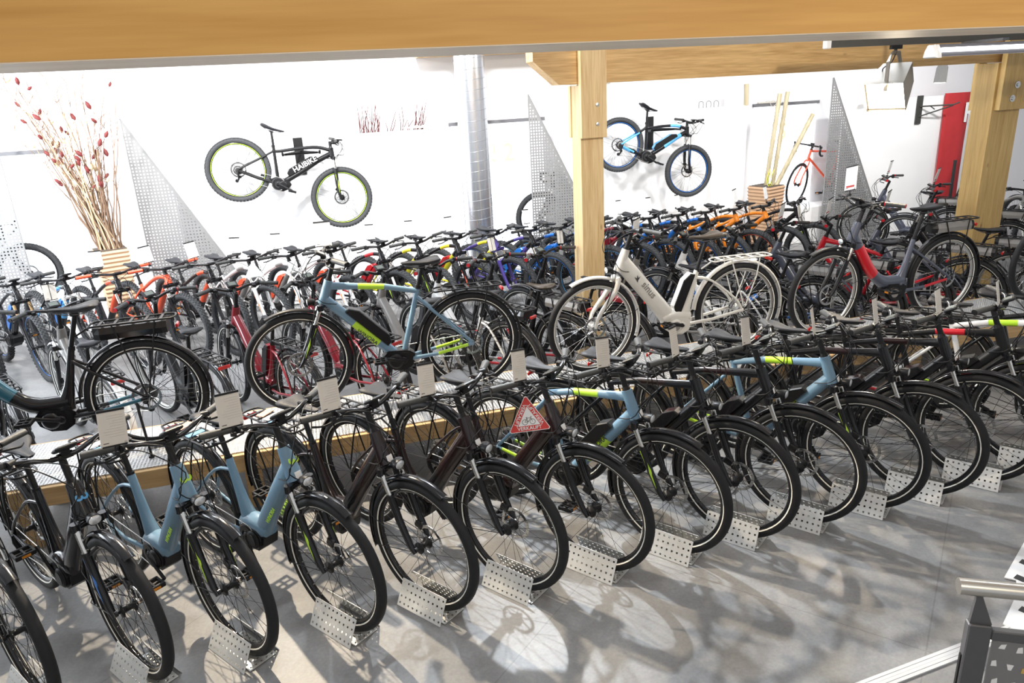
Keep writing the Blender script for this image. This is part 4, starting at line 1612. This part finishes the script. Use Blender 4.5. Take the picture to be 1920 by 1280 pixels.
#@@BIKES
# ================================================================== bicycles
ORD = ['first', 'second', 'third', 'fourth', 'fifth', 'sixth', 'seventh', 'eighth', 'ninth', 'tenth', 'eleventh', 'twelfth',
       'thirteenth', 'fourteenth', 'fifteenth', 'sixteenth', 'seventeenth', 'eighteenth', 'nineteenth', 'twentieth', 'twenty-first', 'twenty-second', 'twenty-third']
PAPERS = [mat('blue_booklet', (.12, .35, .6), .6, var=.1), M_CARDW, mat('salmon_booklet', (.7, .35, .25), .6, var=.1)]
TXT_DOWN = R_(45)
BLUE_D = dict(style='diamond', main=M_BLUEP, acc=M_LIME, forkacc=M_LIME, battery='down', batm=[M_MAT, M_MAT])
BLUE_L = dict(style='lowstep', main=M_BLUEP, acc=M_BLUEP, forkacc=M_LIME, battery='none', sadz=.93, cargo=PAPERS)
BLACK_L = dict(style='lowstep', main=M_BROWNBLK, acc=M_BLK, battery='none', sadz=.93)
GREY_L = dict(style='lowstep', main=M_MAT, acc=M_BLK, battery='none', sadz=.93)
BLACK_D = dict(style='diamond', main=M_BLK, acc=M_BROWNBLK, battery='down', batm=[M_BLK, M_BROWNBLK])
MATT_D = dict(style='diamond', main=M_MAT, acc=M_REDP, battery='down')
WHITE_D = dict(style='diamond', main=M_PWHITE, acc=M_LIME, battery='down')


def price_card(root, local, w=.15, h=.19, label='', group=None, tilt=0.0, steer=0.0, R=.355, red=False, hang=False, yaw=0.0, white=False):
    t = bpy.data.objects.new('price_card', None)
    t.empty_display_size = .05
    COL.objects.link(t)
    tag(t, label, 'price card', group)
    bpy.context.view_layer.update()
    rm = Matrix.Translation(root.location) @ root.rotation_euler.to_matrix().to_4x4()
    t.matrix_world = rm @ mtx_steer(R, steer) @ Matrix.Translation(local) @ Matrix.Rotation(yaw, 4, 'Z') @ Matrix.Rotation(tilt, 4, 'X') @ Matrix.Rotation(R_(-12), 4, 'Y')
    key = (w, h, hang, white)

    def mk():
        z0 = -.02 - h if hang else .03
        b = MB()
        b.box((0, 0, z0 + h / 2), (.0015, w, h))
        c = MB()
        c.box((0, 0, z0 + h + .002), (.006, w * 1.0, .010))
        c.box((0, 0, z0 - .001), (.006, w * .9, .007))
        c.tube([(0, 0, z0), (-.002, 0, -.005)], .004, 6)
        c.box((0, 0, -.006), (.02, .022, .016))
        l = MB()
        rr = random.Random(2)
        for side in (-1, 1):
            for i in range(9):
                ww = w * rr.uniform(.35, .75)
                l.box((side * .0012, -w * .42 + ww / 2 if side < 0 else w * .42 - ww / 2, z0 + h * .86 - i * h * .075), (.0005, ww, h * .0065))
            l.box((side * .0012, w * .30 * (-side), z0 + h * .09), (.0005, w * .2, h * .022), 1)
            l.box((side * .0012, w * .40 * side, z0 + h * .05), (.0005, w * .1, h * .06), 0)
        return (b.mesh('card', [M_CARDW if white else M_CARD]), c.mesh('clip_bar', [M_MAT]), l.mesh('printed_lines', [M_INK, M_INKD]))
    b, c, l = cached(('card',) + key, mk)
    cd = link('card', b, t)
    link('printed_lines', l, cd)
    link('clip_bar', c, t)
    if red:
        r_ = MB()
        r_.box((.0014, 0, .03 + h * .16), (.0008, w * .7, h * .08))
        r_.box((-.0014, 0, .03 + h * .16), (.0008, w * .7, h * .08))
        link('red_price_strip', cached(('redstrip',) + key, lambda: r_.mesh('red_price_strip', [M_INKR])), cd)
    return t


def head_logo(root, R, s, m, steer=0.0, body='3', size=.075):
    p = steer_pt(R, s) + V(math.sin(HEAD), 0, math.cos(HEAD)) * .0405
    for o in root.children:
        if o.name.startswith('frame'):
            place_text(body, size, m, o, p, (0, 0, -1) and -HU, (0, 1, 0), 'head_badge')
            return


# ---- front row on the floor
H1 = R_(-54)
FR = [(-1.89, GREY_L, 'dark grey low-step electric bicycle with a grey saddle, cut by the left picture edge'),
      (-1.45, BLACK_D, 'black electric bicycle whose front wheel fills the bottom left corner'),
      (-1.011, dict(GREY_L, main=M_BLK, cargo=None, forkacc=M_ROYAL), 'black low-step electric bicycle with a pale blue head badge in the front row'),
      (-.578, BLUE_L, 'pale blue low-step electric bicycle, left one of the two blue low-steps in the front row'),
      (-.10, BLUE_L, 'pale blue low-step electric bicycle, right one of the two blue low-steps in the front row'),
      (.336, dict(BLACK_L, cargo=PAPERS), 'glossy black low-step electric bicycle directly right of the blue low-steps'),
      (.785, BLACK_L, 'glossy black low-step electric bicycle just left of the triangular sold sign'),
      (1.246, BLACK_L, 'glossy black low-step electric bicycle wearing the red triangular sold sign'),
      (1.69, BLUE_D, 'pale blue diamond-frame electric bicycle right of the triangular sold sign'),
      (2.10, BLACK_D, 'black diamond-frame electric bicycle just right of the first blue diamond frame'),
      (2.52, BLACK_D, 'black diamond-frame electric bicycle just left of the second blue diamond frame'),
      (2.95, BLUE_D, 'pale blue diamond-frame bicycle with a level top tube, right one of two on the floor'),
      (3.36, BLACK_D, 'black diamond-frame electric bicycle, first one right of the last blue bicycle in the front row'),
      (3.80, BLACK_D, 'black diamond-frame electric bicycle, second one right of the last blue bicycle in the front row'),
      (4.24, MATT_D, 'matt black electric bicycle with a little red on its tubes, near the right picture edge'),
      (4.68, WHITE_D, 'white and lime electric bicycle at the right picture edge in the front row'),
      (5.12, BLACK_D, 'black electric bicycle cut by the right picture edge, last in the front row')]
YF = 3.09
front_roots = []
for i, (x, sp_, lb) in enumerate(FR):
    st = 0.0
    sp_ = dict(sp_)
    if sp_['main'] is M_BLUEP and sp_['style'] == 'diamond':
        sp_['texts'] = [('WINORA', .042, M_INKD, -.44, .545, R_(45), .0335)]
    if sp_['main'] is M_BLUEP and sp_['style'] == 'lowstep':
        sp_['texts'] = [('WINORA', .034, M_LIME, -.42, .50, R_(52), .0415)]
    b = bike('electric_bicycle', (x, YF, 0), H1, sp_, lb, 'bicycle', 'bicycles in the front row on the floor', st, crank=(-1.0, .6, 2.3, -.4)[i % 4])
    front_roots.append(b)
    if sp_['style'] == 'lowstep' and sp_['main'] in (M_BLUEP, M_BLK):
        head_logo(b, .355, .54, M_LIME if sp_['main'] is M_BLUEP else M_SKY)
    if i >= 4:
        # small white sticker on the head tube
        mb = MB()
        p = steer_pt(.355, .47) + V(.040, 0, .012)
        mb.box(p, (.002, .034, .036), 0, Matrix.Rotation(R_(-20), 3, 'Y'))
        link('head_sticker', cached('hsticker', lambda: mb.mesh('head_sticker', [M_CARDW])), [o for o in b.children if o.name.startswith('frame')][0])
    if 3 <= i <= 14:
        price_card(b, (-.262, -.235, 1.085), .112, .150,
                   'cream price card clipped above the ' + lb.split(',')[0].split(' cut ')[0].replace('electric bicycle', 'bicycle') + (' (' + ORD[i - 3] + ' card from the left)') if len(lb) < 10 else
                   'cream price card on the handlebar, ' + ORD[i - 3] + ' from the left along the front row', 'price cards on the front row handlebars',
                   tilt=R_(random.uniform(-12, -3)), yaw=R_(random.uniform(-6, 10)))

# sold sign
sg = empty('sold_sign', (0, 0, 0), 0, 'red and white triangular sold sign with a bicycle symbol hanging from a handlebar', 'sign')
rm = Matrix.Translation((1.246, YF, 0)) @ Matrix.Rotation(H1, 4, 'Z')
pc_ = V(.95, 3.225, .875)
sg.matrix_world = Matrix.Translation(pc_) @ Matrix.Rotation(R_(-18), 4, 'Z') @ Matrix.Rotation(R_(-6), 4, 'Y') @ Matrix.Rotation(R_(-14), 4, 'X')


def tri(r, cz=0):
    return [(r * math.sin(a), cz + r * math.cos(a)) for a in (0, -2 * PI / 3, 2 * PI / 3)]


def rtri(r, e):
    out = []
    P = tri(r)
    for k in range(3):
        p, a, b = V(P[k][0], 0, P[k][1]), V(P[k - 1][0], 0, P[k - 1][1]), V(P[(k + 1) % 3][0], 0, P[(k + 1) % 3][1])
        out += [tuple((p + (a - p).normalized() * e)[i] for i in (0, 2)), tuple((p + (b - p).normalized() * e)[i] for i in (0, 2))]
    return out


mb = MB()
mb.prism(rtri(.128, .012), -.0015, .0015, 0)
mb.prism(rtri(.122, .010), -.0022, -.0014, 1)
mb.prism(tri(.066), -.0030, -.0021, 0)
build('sign_board', mb, [M_PWHITE, mat('sign_red', (.62, .045, .04), .5, var=.04)], sg)
for k in range(3):
    a = k * 2 * PI / 3
    c = V(math.sin(PI + a) * .047, -.0032, math.cos(PI + a) * .047)
    tx = V(math.cos(a), 0, -math.sin(a))
    place_text('VERKAUFT', .026, M_PWHITE, sg, c, tx, V(math.sin(a), 0, math.cos(a)))
mb = MB()
for cx in (-.020, .020):
    mb.lathe_y([(.0145, -.0036), (.0145, -.0030), (.0122, -.0030), (.0122, -.0036)], (cx, 0, -.014), 24, smooth=False)
for a, b in (((-.020, -.014), (-.007, .006)), ((-.007, .006), (.013, .006)), ((.013, .006), (-.002, -.014)), ((-.002, -.014), (-.009, .009)), ((-.002, -.014), (-.020, -.014)), ((.020, -.014), (.012, .012)), ((.012, .012), (.018, .013)), ((-.013, .010), (-.005, .010))):
    mb.tube([(a[0], -.0034, a[1]), (b[0], -.0034, b[1])], .0011, 4)
build('bicycle_symbol', mb, M_INKD, sg)
mb = MB()
mb.tube([(0, 0, .12), (.005, .01, .17), (0, .03, .20)], .0015, 4)
build('hanging_string', mb, M_MAT, sg)

# perforated wheel stands
M_STAND = mat('perforated_stand_steel', (.74, .74, .72), .42, .45, var=.06, scale=30)


def perf_sheet(mb, o, ux, uz, L, Hh, nx, nz, hole=.32, t=.0025, mi=0, stag=False):
    n = ux.cross(uz).normalized() * t
    px, pz = L / nx, Hh / nz
    for i in range(nx):
        for j in range(nz):
            c = o + ux * (px * (i + .5)) + uz * (pz * (j + .5))
            solid = stag and (i + j) % 2 == 1
            hx, hz = px / 2, pz / 2
            O = [c - ux * hx - uz * hz, c + ux * hx - uz * hz, c + ux * hx + uz * hz, c - ux * hx + uz * hz]
            if solid:
                mb.add(O + [p + n for p in O], [(0, 1, 2, 3), (4, 7, 6, 5)], mi, False)
                continue
            k = min(hx, hz) * hole * 2
            I = [c - ux * k - uz * k, c + ux * k - uz * k, c + ux * k + uz * k, c - ux * k + uz * k]
            vs = O + I + [p + n for p in O + I]
            fs = []
            for a in range(4):
                b = (a + 1) % 4
                fs += [(a, b, 4 + b, 4 + a), (8 + a, 12 + a, 12 + b, 8 + b), (4 + a, 4 + b, 12 + b, 12 + a)]
            mb.add(vs, fs, mi, False)
    for a, d, w in ((o, ux, L), (o + uz * Hh, ux, L), (o, uz, Hh), (o + ux * L, uz, Hh)):
        mb.tube([a + n / 2, a + d * w + n / 2], t * .7, 4)


def stand_meshes():
    a, b, c = MB(), MB(), MB()
    for s, m_ in ((-1, a), (1, b)):
        lo, hi = V(-.12, s * .095, 0.002), V(-.12, s * .034, .125)
        perf_sheet(m_, lo, V(1, 0, 0), (hi - lo).normalized(), .30, (hi - lo).length, 10, 4, .17)
    perf_sheet(c, V(-.08, -.07, .004), V(1, 0, 0), V(0, 1, 0), .27, .14, 9, 5, .17)
    for s in (-1, 1):
        c.tube([(.17, s * .04, .01), (.17, s * .04, .035)], .007, 6)
        c.tube([(.165, s * .02, .02), (.165, s * .05, .045)], .004, 6)
    return a.mesh('side_plate', [M_STAND]), b.mesh('side_plate', [M_STAND]), c.mesh('base_plate', [M_STAND])


sa, sb_, sc_ = stand_meshes()
for i, (x, sp_, lb) in enumerate(FR[1:]):
    d = dirv(H1)
    t = empty('wheel_stand', (x - d.x * .02, YF - d.y * .02, 0), H1, 'folded perforated steel wheel stand on the floor, ' + ORD[i] + ' from the left, under the front row', 'wheel stand', 'perforated wheel stands under the front row')
    link('side_plate', sa, t)
    link('side_plate', sb_, t)
    link('base_plate', sc_, t)

# ---- raised bicycles on the platform (facing left)
PB = dict(R=.360, WB=1.20)
raised = [
    ((-2.31, 4.70), 180, dict(PB, style='wave', main=M_BLK, acc=M_TEAL, rack='battery', battery='none', batm=M_BLK, sadz=.98, motor=[M_BLK, M_MAT]),
     'glossy black and petrol step-through bicycle with a rack battery, raised at the left'),
    ((-.179, 4.90), 178, dict(PB, style='diamond', main=M_BLUEP, acc=M_LIME, forkacc=M_LIME, battery='down', sadz=.99, fender=M_MAT,
                              texts=[('WINORA', .04, M_INKD, -.475, .49, R_(42), .0335)]),
     'pale blue and lime diamond-frame bicycle raised on the platform'),
    ((1.943, 4.78), 178, dict(PB, style='lowstep', main=M_WHITEP, acc=M_WHITEP, fat=1.25, forkm=M_WHITEP, fork='rigid', battery='seat', batm=[M_MAT, M_WHITEP], fender=M_WHITEP, rack='rack', rackm=M_WHITEP,
                              saddle=M_SADBR, sadz=.97, spoke=M_SPKS, rim=M_ALU, motor=[M_WHITEP, M_GREYP], seatwide=.095, hubm=M_ALU, gripcap=M_MAT,
                              texts=[('sinus', .075, M_GREYP, -.435, .60, R_(52), .0415)]),
     'pearl white step-through bicycle raised in front of the pale wooden post'),
    ((3.98, 4.78), 180, dict(PB, style='wave', main=M_DGREY, acc=M_REDP, rack='battery', battery='none', batm=M_GREYP, sadz=.99, gripcap=M_REDP, motor=[M_MAT, M_GREYP], fender=M_MAT, rim=M_ALU, stripe=True),
     'slate grey and red step-through bicycle with a silver rack battery, raised at the right'),
    ((6.28, 4.80), 180, dict(PB, style='diamond', main=M_BLK, battery='down', rack=None, spoke=M_SPKS, fender=None, kick=False, stripe=False),
     'black bicycle raised on the platform, only its front wheel seen at the right picture edge'),
]
rb = []
for (x, y), hd, spc, lb in raised:
    b = bike('raised_bicycle', (x, y, PZ), R_(hd), spc, lb, 'bicycle', None, steer=R_(4), crank=3.35)
    rb.append(b)
# white wall card on the slate bicycle
price_card(rb[3], (-.26, -.12, 1.13), .13, .19, 'white price card with a red strip on the slate grey raised bicycle', None, tilt=R_(14), red=True, white=True)
price_card(rb[1], (-.26, -.25, 1.07), .13, .165, 'white price card standing on the handlebar of the pale blue raised bicycle', None, tilt=R_(5), white=True, yaw=R_(60))
# small bird emblem on the white frame
mb = MB()
for pts in ([(-.35, .70), (-.345, .725), (-.338, .70), (-.32, .712), (-.334, .69), (-.345, .668), (-.35, .69)], [(-.365, .712), (-.347, .70), (-.352, .688)]):
    mb.prism(pts, .038, .040, 0)
build('bird_emblem', mb, M_INKD, [o for o in rb[2].children if o.name.startswith('frame')][0])

# ---- second row on the floor, facing away
CORR = lambda m: [('corratec', .075, m, -.405, .56, R_(52), .0425)]
W = dict(style='lowstep', battery='none', sadz=.92, kick=True)
R2 = [(-2.58, dict(W, main=M_BLK), 'black bicycle with a rear rack and wide red tail light at the left picture edge'),
      (-1.95, dict(W, style='wave', main=M_GREYP, fender=M_PWHITE, spoke=M_SPKS, rim=M_ALU), 'grey step-through bicycle with white mudguards behind the black raised bicycle'),
      (-1.26, dict(W, style='wave', main=M_MAT, battery='seat', rim=M_ALU, spoke=M_SPKS, gripcap=M_REDP), 'matt black step-through bicycle right behind the black raised bicycle rack'),
      (-.65, dict(W, main=M_WINE, battery='seat', batm=[M_MAT, M_WINE]), 'wine red step-through bicycle seen left of the pale blue raised bicycle'),
      (-.03, dict(W, main=M_WINE, battery='seat', batm=[M_MAT, M_WINE]), 'wine red step-through bicycle seen through the front wheel of the pale blue raised bicycle'),
      (.56, dict(W, main=M_GREYP, battery='seat'), 'titan grey step-through bicycle behind the pale blue raised frame'),
      (1.05, dict(W, main=M_PWHITE, acc=M_REDP, rack='battery', batm=M_BLK, gripcap=M_REDP, texts=CORR(M_INKD)), 'white and red step-through bicycle behind the rear wheel of the pale blue raised bicycle'),
      (1.53, dict(W, main=M_MAT, acc=M_REDP, rack='battery', batm=M_GREYP, gripcap=M_REDP, saddle=M_SADBR, texts=CORR(M_PWHITE)), 'black step-through bicycle with white lettering left of the pale wooden post'),
      (2.03, dict(W, main=M_BLK, rack='battery', batm=M_WINE, gripcap=M_REDP), 'black step-through bicycle with a red rack battery behind the white raised front wheel'),
      (2.98, dict(W, main=M_GREYP, rack='battery', batm=M_BLK, gripcap=M_REDP, texts=CORR(M_PWHITE)), 'titan grey step-through bicycle with white lettering behind the white raised frame'),
      (3.48, dict(W, main=M_PWHITE, saddle=M_SADWH, rack='rack', texts=CORR(M_ROYAL)), 'white bicycle with a white saddle behind the white raised bicycle'),
      (4.0, dict(W, main=M_BLK, acc=M_ROYAL, rack='battery', batm=M_GREYP, texts=CORR(M_PWHITE)), 'black step-through bicycle with white lettering just left of the slate grey raised bicycle'),
      (4.55, dict(W, main=M_DGREY, rack='battery', batm=M_GREYP, gripcap=M_REDP, spoke=M_SPKS, rim=M_ALU), 'slate grey step-through bicycle behind the slate grey raised front wheel'),
      (5.1, dict(W, style='diamond', main=M_REDP, rack='battery', battery='none', batm=M_GREYP, gripcap=M_REDP), 'bright red bicycle behind the slate grey raised bicycle'),
      (5.75, dict(W, main=M_DGREY, acc=M_REDP, rack='battery', batm=M_GREYP, gripcap=M_REDP), 'slate grey bicycle with red details in front of the thick wooden post'),
      (6.35, dict(W, main=M_BLK, rack='battery', batm=M_GREYP, gripcap=M_REDP, spoke=M_SPKS, rim=M_ALU), 'black bicycle with a silver rack battery at the far right of the second row')]
H2 = R_(120)
r2 = []
for i, (bx, spc, lb) in enumerate(R2):
    d = dirv(H2)
    b = bike('city_bicycle', (bx + d.x * .28, 6.15 + d.y * .28, 0), H2, spc, lb, 'bicycle', 'bicycles in the second row facing away', steer=R_(random.uniform(-9, 9)))
    r2.append(b)
for i, z in ((9, 0), (12, 1), (13, 2), (14, 3)):
    price_card(r2[i], (-.27, .05 if i != 14 else -.1, 1.11), .11, .17, 'white price card with a red strip on the second row, ' + ORD[z] + ' one from the left', 'red striped price cards in the second row', tilt=R_(-8), red=True, white=True)

# ---- mountain bikes in the back row, facing the camera
Mt = dict(style='mtb', R=.362, WB=1.17, tyre='mtb', fork='mtb', bar='mtb', stripe=False, fender=None, rack=None, lamp=False, kick=False, saddle=M_SAD, sadz=.94, seatwide=.072, battery='down')


def mt(**k):
    return dict(Mt, **k)


R3 = [(-3.70, mt(main=M_BLK, acc=M_ROYAL, rimacc=M_ROYAL), 'black mountain bike with blue rims at the left picture edge of the back row'),
      (-3.26, mt(main=M_MAT, acc=M_ROYAL, batm=[M_ROYAL]), 'matt black mountain bike with a blue battery, left of the dry twig planter'),
      (-2.82, mt(main=M_BLK, acc=M_BLK, rimacc=M_ROYAL, batm=[M_ROYAL], stanch=M_GOLD), 'black mountain bike with blue rim and battery in front of the leftmost perforated panel'),
      (-2.38, mt(main=M_BLK, acc=M_SKY, batm=[M_ROYAL], forkm=M_PWHITE), 'black and blue mountain bike with a white fork left of the dry twig planter'),
      (-1.92, mt(main=M_BLK, acc=M_CORAL, grip=M_CORAL, electric=False), 'black mountain bike with coral red grips in front of the dry twig planter'),
      (-1.46, mt(main=M_CORAL, acc=M_CORAL, grip=M_CORAL, electric=False), 'coral red framed mountain bike with matching grips beside the dry twig planter'),
      (-1.04, mt(main=M_BLK, acc=M_CORAL, electric=False, forkm=M_BLK), 'plain black mountain bike right of the coral red one'),
      (-.64, mt(main=M_PWHITE, acc=M_GREYP, forkm=M_PWHITE, forkacc=M_ORANGE, batm=[M_CORAL]), 'white mountain bike with orange battery, first of three in the back row'),
      (-.24, mt(main=M_PWHITE, acc=M_GREYP, forkm=M_PWHITE, forkacc=M_ORANGE, batm=[M_CORAL]), 'white mountain bike with orange battery, second of three in the back row'),
      (.20, mt(main=M_PWHITE, acc=M_BLK, forkm=M_PWHITE, forkacc=M_ORANGE, batm=[M_CORAL]), 'white mountain bike with orange battery, third of three in the back row'),
      (.72, mt(main=M_BLK, acc=M_REDP, forkacc=M_LIME, batm=[M_REDP]), 'black mountain bike with a red battery left of the pale blue raised saddle'),
      (1.14, mt(main=M_BLK, acc=M_YEL, forkacc=M_LIME, batm=[M_BLK], rimacc=M_BLK), 'black mountain bike with a yellow tube mark and black battery below the hanging bicycle'),
      (1.58, mt(main=M_BLK, acc=M_YEL, forkacc=M_CORAL, batm=[M_REDP]), 'black mountain bike with yellow tube mark, coral fork and red battery'),
      (2.02, mt(main=M_VIOLET, acc=M_YEL, forkm=M_VIOLET, batm=[M_BLK]), 'violet and yellow mountain bike in the back row'),
      (2.46, mt(main=M_BLK, acc=M_VIOLET, forkacc=M_ROYAL, rimacc=M_ROYAL, batm=[M_ROYAL]), 'black mountain bike with blue battery in front of the air duct'),
      (2.84, mt(main=M_MAT, acc=M_ROYAL, rimacc=M_SKY, batm=[M_ROYAL]), 'matt black mountain bike with sky blue rims right of the air duct'),
      (3.22, mt(main=M_BLK, acc=M_ROYAL, rimacc=M_SKY, batm=[M_SKY], forkacc=M_SKY), 'black mountain bike with blue battery directly left of the pale post'),
      (3.60, mt(main=M_BLK, acc=M_WINE, batm=[M_WINE]), 'black and wine red mountain bike directly right of the pale post'),
      (3.98, mt(main=M_BLK, acc=M_ROYAL, rimacc=M_ROYAL, batm=[M_BLK]), 'black and royal blue mountain bike, first of three right of the pale post'),
      (4.36, mt(main=M_BLK, acc=M_ROYAL, rimacc=M_ROYAL, batm=[M_BLK]), 'black and royal blue mountain bike, second of three right of the pale post'),
      (4.74, mt(main=M_BLK, acc=M_ROYAL, rimacc=M_ROYAL, batm=[M_BLK]), 'black and royal blue mountain bike, third of three right of the pale post'),
      (5.14, mt(main=M_ORANGE, acc=M_ORANGE, forkacc=M_CORAL, rimacc=M_CORAL, batm=[M_BLK]), 'bright orange mountain bike, left one of two in the back row'),
      (5.56, mt(main=M_ORANGE, acc=M_ORANGE, forkacc=M_CORAL, rimacc=M_BLK, batm=[M_BLK]), 'bright orange mountain bike, right one of two in front of the bamboo planter'),
      (6.02, mt(main=M_MAT, acc=M_MAT, forkacc=M_LIME, batm=[M_MAT]), 'matt black mountain bike at the right end of the back row')]
H3 = R_(-54)
r3 = []
for i, (bx, spc, lb) in enumerate(R3):
    d = dirv(H3)
    b = bike('mountain_bike', (bx + d.x * .27, 7.92 + d.y * .27, 0), H3, spc, lb, 'bicycle', 'mountain bikes in the back row', steer=R_(random.uniform(-6, 6)))
    r3.append(b)
k = 0
for i in range(1, 24):
    if i in (9, 16, 20):
        continue
    up = i % 2 == 0 or i in (5, 7, 11, 17, 19, 21)
    price_card(r3[i], (-.17, -.18, 1.04 if up else .98), .115, .155, 'white price card in the back row, ' + ORD[k] + ' from the left', 'price cards in the back row', tilt=R_(random.uniform(-10, 4)), hang=not up, white=up)
    k += 1
# two small white triangular tags
for i, dx in ((7, 0), (9, 0)):
    mb = MB()
    mb.prism(rtri(.11, .004), -.001, .001, 0)
    o = build('triangular_tag', mb, M_CARDW)
    bb_ = R3[i][0]
    o.location = (bb_ + .06, 7.55, .90)
    o.rotation_euler = (0, 0, R_(10))
    tag(o, 'white triangular tag hanging on the ' + ('first' if i == 7 else 'third') + ' white mountain bike', 'tag')

# ---- hanging bicycles on the display boards
for (f, r_, spc, lb, wl) in (
        ((.453, 1.377, 9.07), (-.719, 1.804, 9.07), mt(main=M_MAT, acc=M_MAT, forkm=M_MAT, forkacc=M_LIME, rimacc=M_LIME, batm=[M_MAT], WB=1.2, texts=[('HAIBIKE', .085, M_PWHITE, -.50, .63, R_(44), .046)]),
         'black and lime mountain bike hanging on the left display board', 1),
        ((5.14, 1.328, 9.07), (4.125, 1.737, 9.07), mt(main=M_BLK, acc=M_SKY, forkacc=M_ROYAL, rimacc=M_ROYAL, batm=[M_MAT, M_SKY], WB=1.12, R=.35),
         'black and sky blue mountain bike hanging on the display board right of the pale post', 2)):
    Rr = spc['R']
    dx, dz = f[0] - r_[0], f[1] - r_[1]
    a = math.atan2(dz, dx)
    # nose-down: rotate about world Y so local +x points to (cos a, sin a)
    rot = Matrix.Rotation(-a, 4, 'Y')
    hub = Matrix.Translation((0, 0, Rr))
    M_ = Matrix.Translation((f[0], f[2], f[1])) @ rot @ Matrix.Translation((0, 0, -Rr))
    spc = dict(spc)
    b = bike('hanging_bicycle', (0, 0, 0), 0, spc, lb, 'bicycle', None, tilt=M_, crank=-.2)
    # wall bracket
    br_ = empty('wall_bracket', (0, 0, 0), 0, 'black wall bracket holding the ' + ('black and lime' if wl == 1 else 'black and sky blue') + ' hanging bicycle', 'wall bracket')
    c = M_ @ V(-.58, 0, .78)
    br_.location = c
    yb = 9.475 - c.y
    mb = MB()
    mb.box((-.02, yb - .012, -.10), (.11, .02, .44))
    build('back_plate', mb, M_MAT, br_)
    mb = MB()
    for dx_ in (-.20, .20):
        mb.tube([(0, yb - .02, -.04), (dx_, .06, -.05), (dx_ * 1.05, -.05, -.05), (dx_ * 1.05, -.07, -.02)], .013, 8)
    mb.box((0, .08, -.05), (.42, .02, .025))
    build('cradle_arm', mb, M_MAT, br_)
cardw = MB()
cardw.box((0, 0, 0), (.15, .002, .20))
for k, (x, y, z, lb) in enumerate(((-.50, 9.40, 2.06, 'white price card beside the saddle of the black and lime hanging bicycle'), (5.33, 9.2, 1.93, 'white price card at the handlebar of the black and sky blue hanging bicycle'))):
    o = build('price_card', cardw, M_CARDW)
    o.location = (x, y, z)
    tag(o, lb, 'price card')

# ---- bicycles in the window bays
bike('road_bicycle', (7.40, 9.74, .56), R_(184), dict(style='road', R=.335, WB=.99, tyre='road', fork='road', bar='road', main=M_CORAL, stripe=False, fender=None, rack=None, lamp=False, kick=False, electric=False, grip=M_BLK, sadz=.95, seatwide=.07),
     'coral orange road bicycle with drop handlebars in the window bay behind the bamboo', 'bicycle', steer=R_(24))
mb = MB()
mb.box((0, 0, .28), (1.75, .4, .56), 0, None, .01)
o = build('display_plinth', mb, M_BOARD)
o.location = (7.92, 9.74, 0)
tag(o, 'low white plinth under the coral orange road bicycle', 'plinth')
for x, hd, lb in ((-3.27, 0, 'dark bicycle standing behind the back row, left of the dry twigs'), (3.20, 180, 'bicycle half hidden between the air duct and the perforated screen')):
    bike('bicycle', (x, 9.76, .36 if x < 0 else .42), R_(hd), mt(main=M_BLK, acc=M_BLK, electric=False, WB=1.12, bar='road', grip=M_BLK), lb, 'bicycle')
    mb = MB()
    zz = .36 if x < 0 else .42
    mb.box((0, 0, zz / 2), (1.95, .4, zz), 0, None, .01)
    o = build('display_plinth', mb, M_BOARD)
    o.location = (x + (.55 if x > 0 else -.55), 9.74, 0)
    tag(o, 'low white plinth under the bicycle ' + ('beside the air duct' if x > 0 else 'left of the dry twigs'), 'plinth')

# ---- bicycles at the far right
b = bike('mountain_bike', (8.8, 6.9, 0), R_(-110), mt(main=M_GREYP, acc=M_GREYP, forkm=M_ALU, batm=[M_MAT], R=.36), 'silver forked mountain bike right of the thick wooden post', 'bicycle')
b = bike('mountain_bike', (9.45, 6.9, 0), R_(-110), mt(main=M_BLK, acc=M_BLK, forkm=M_ALU, batm=[M_MAT], R=.36), 'black mountain bike at the right picture edge beyond the thick post', 'bicycle')
for k, (x, y) in enumerate(((7.5, 7.6), (7.75, 8.65))):
    b = bike('city_bicycle', (x, y, 0), R_(120), dict(W, main=M_DGREY if k else M_BLK, gripcap=M_REDP, rack='battery', batm=M_GREYP), ('black', 'slate grey')[k] + ' bicycle in front of the red banner, behind the thick post', 'bicycle')
    price_card(b, (-.27, .0, 1.11), .12, .17, 'white price card on the ' + ('black', 'slate grey')[k] + ' bicycle behind the thick post', None, red=True, white=True)
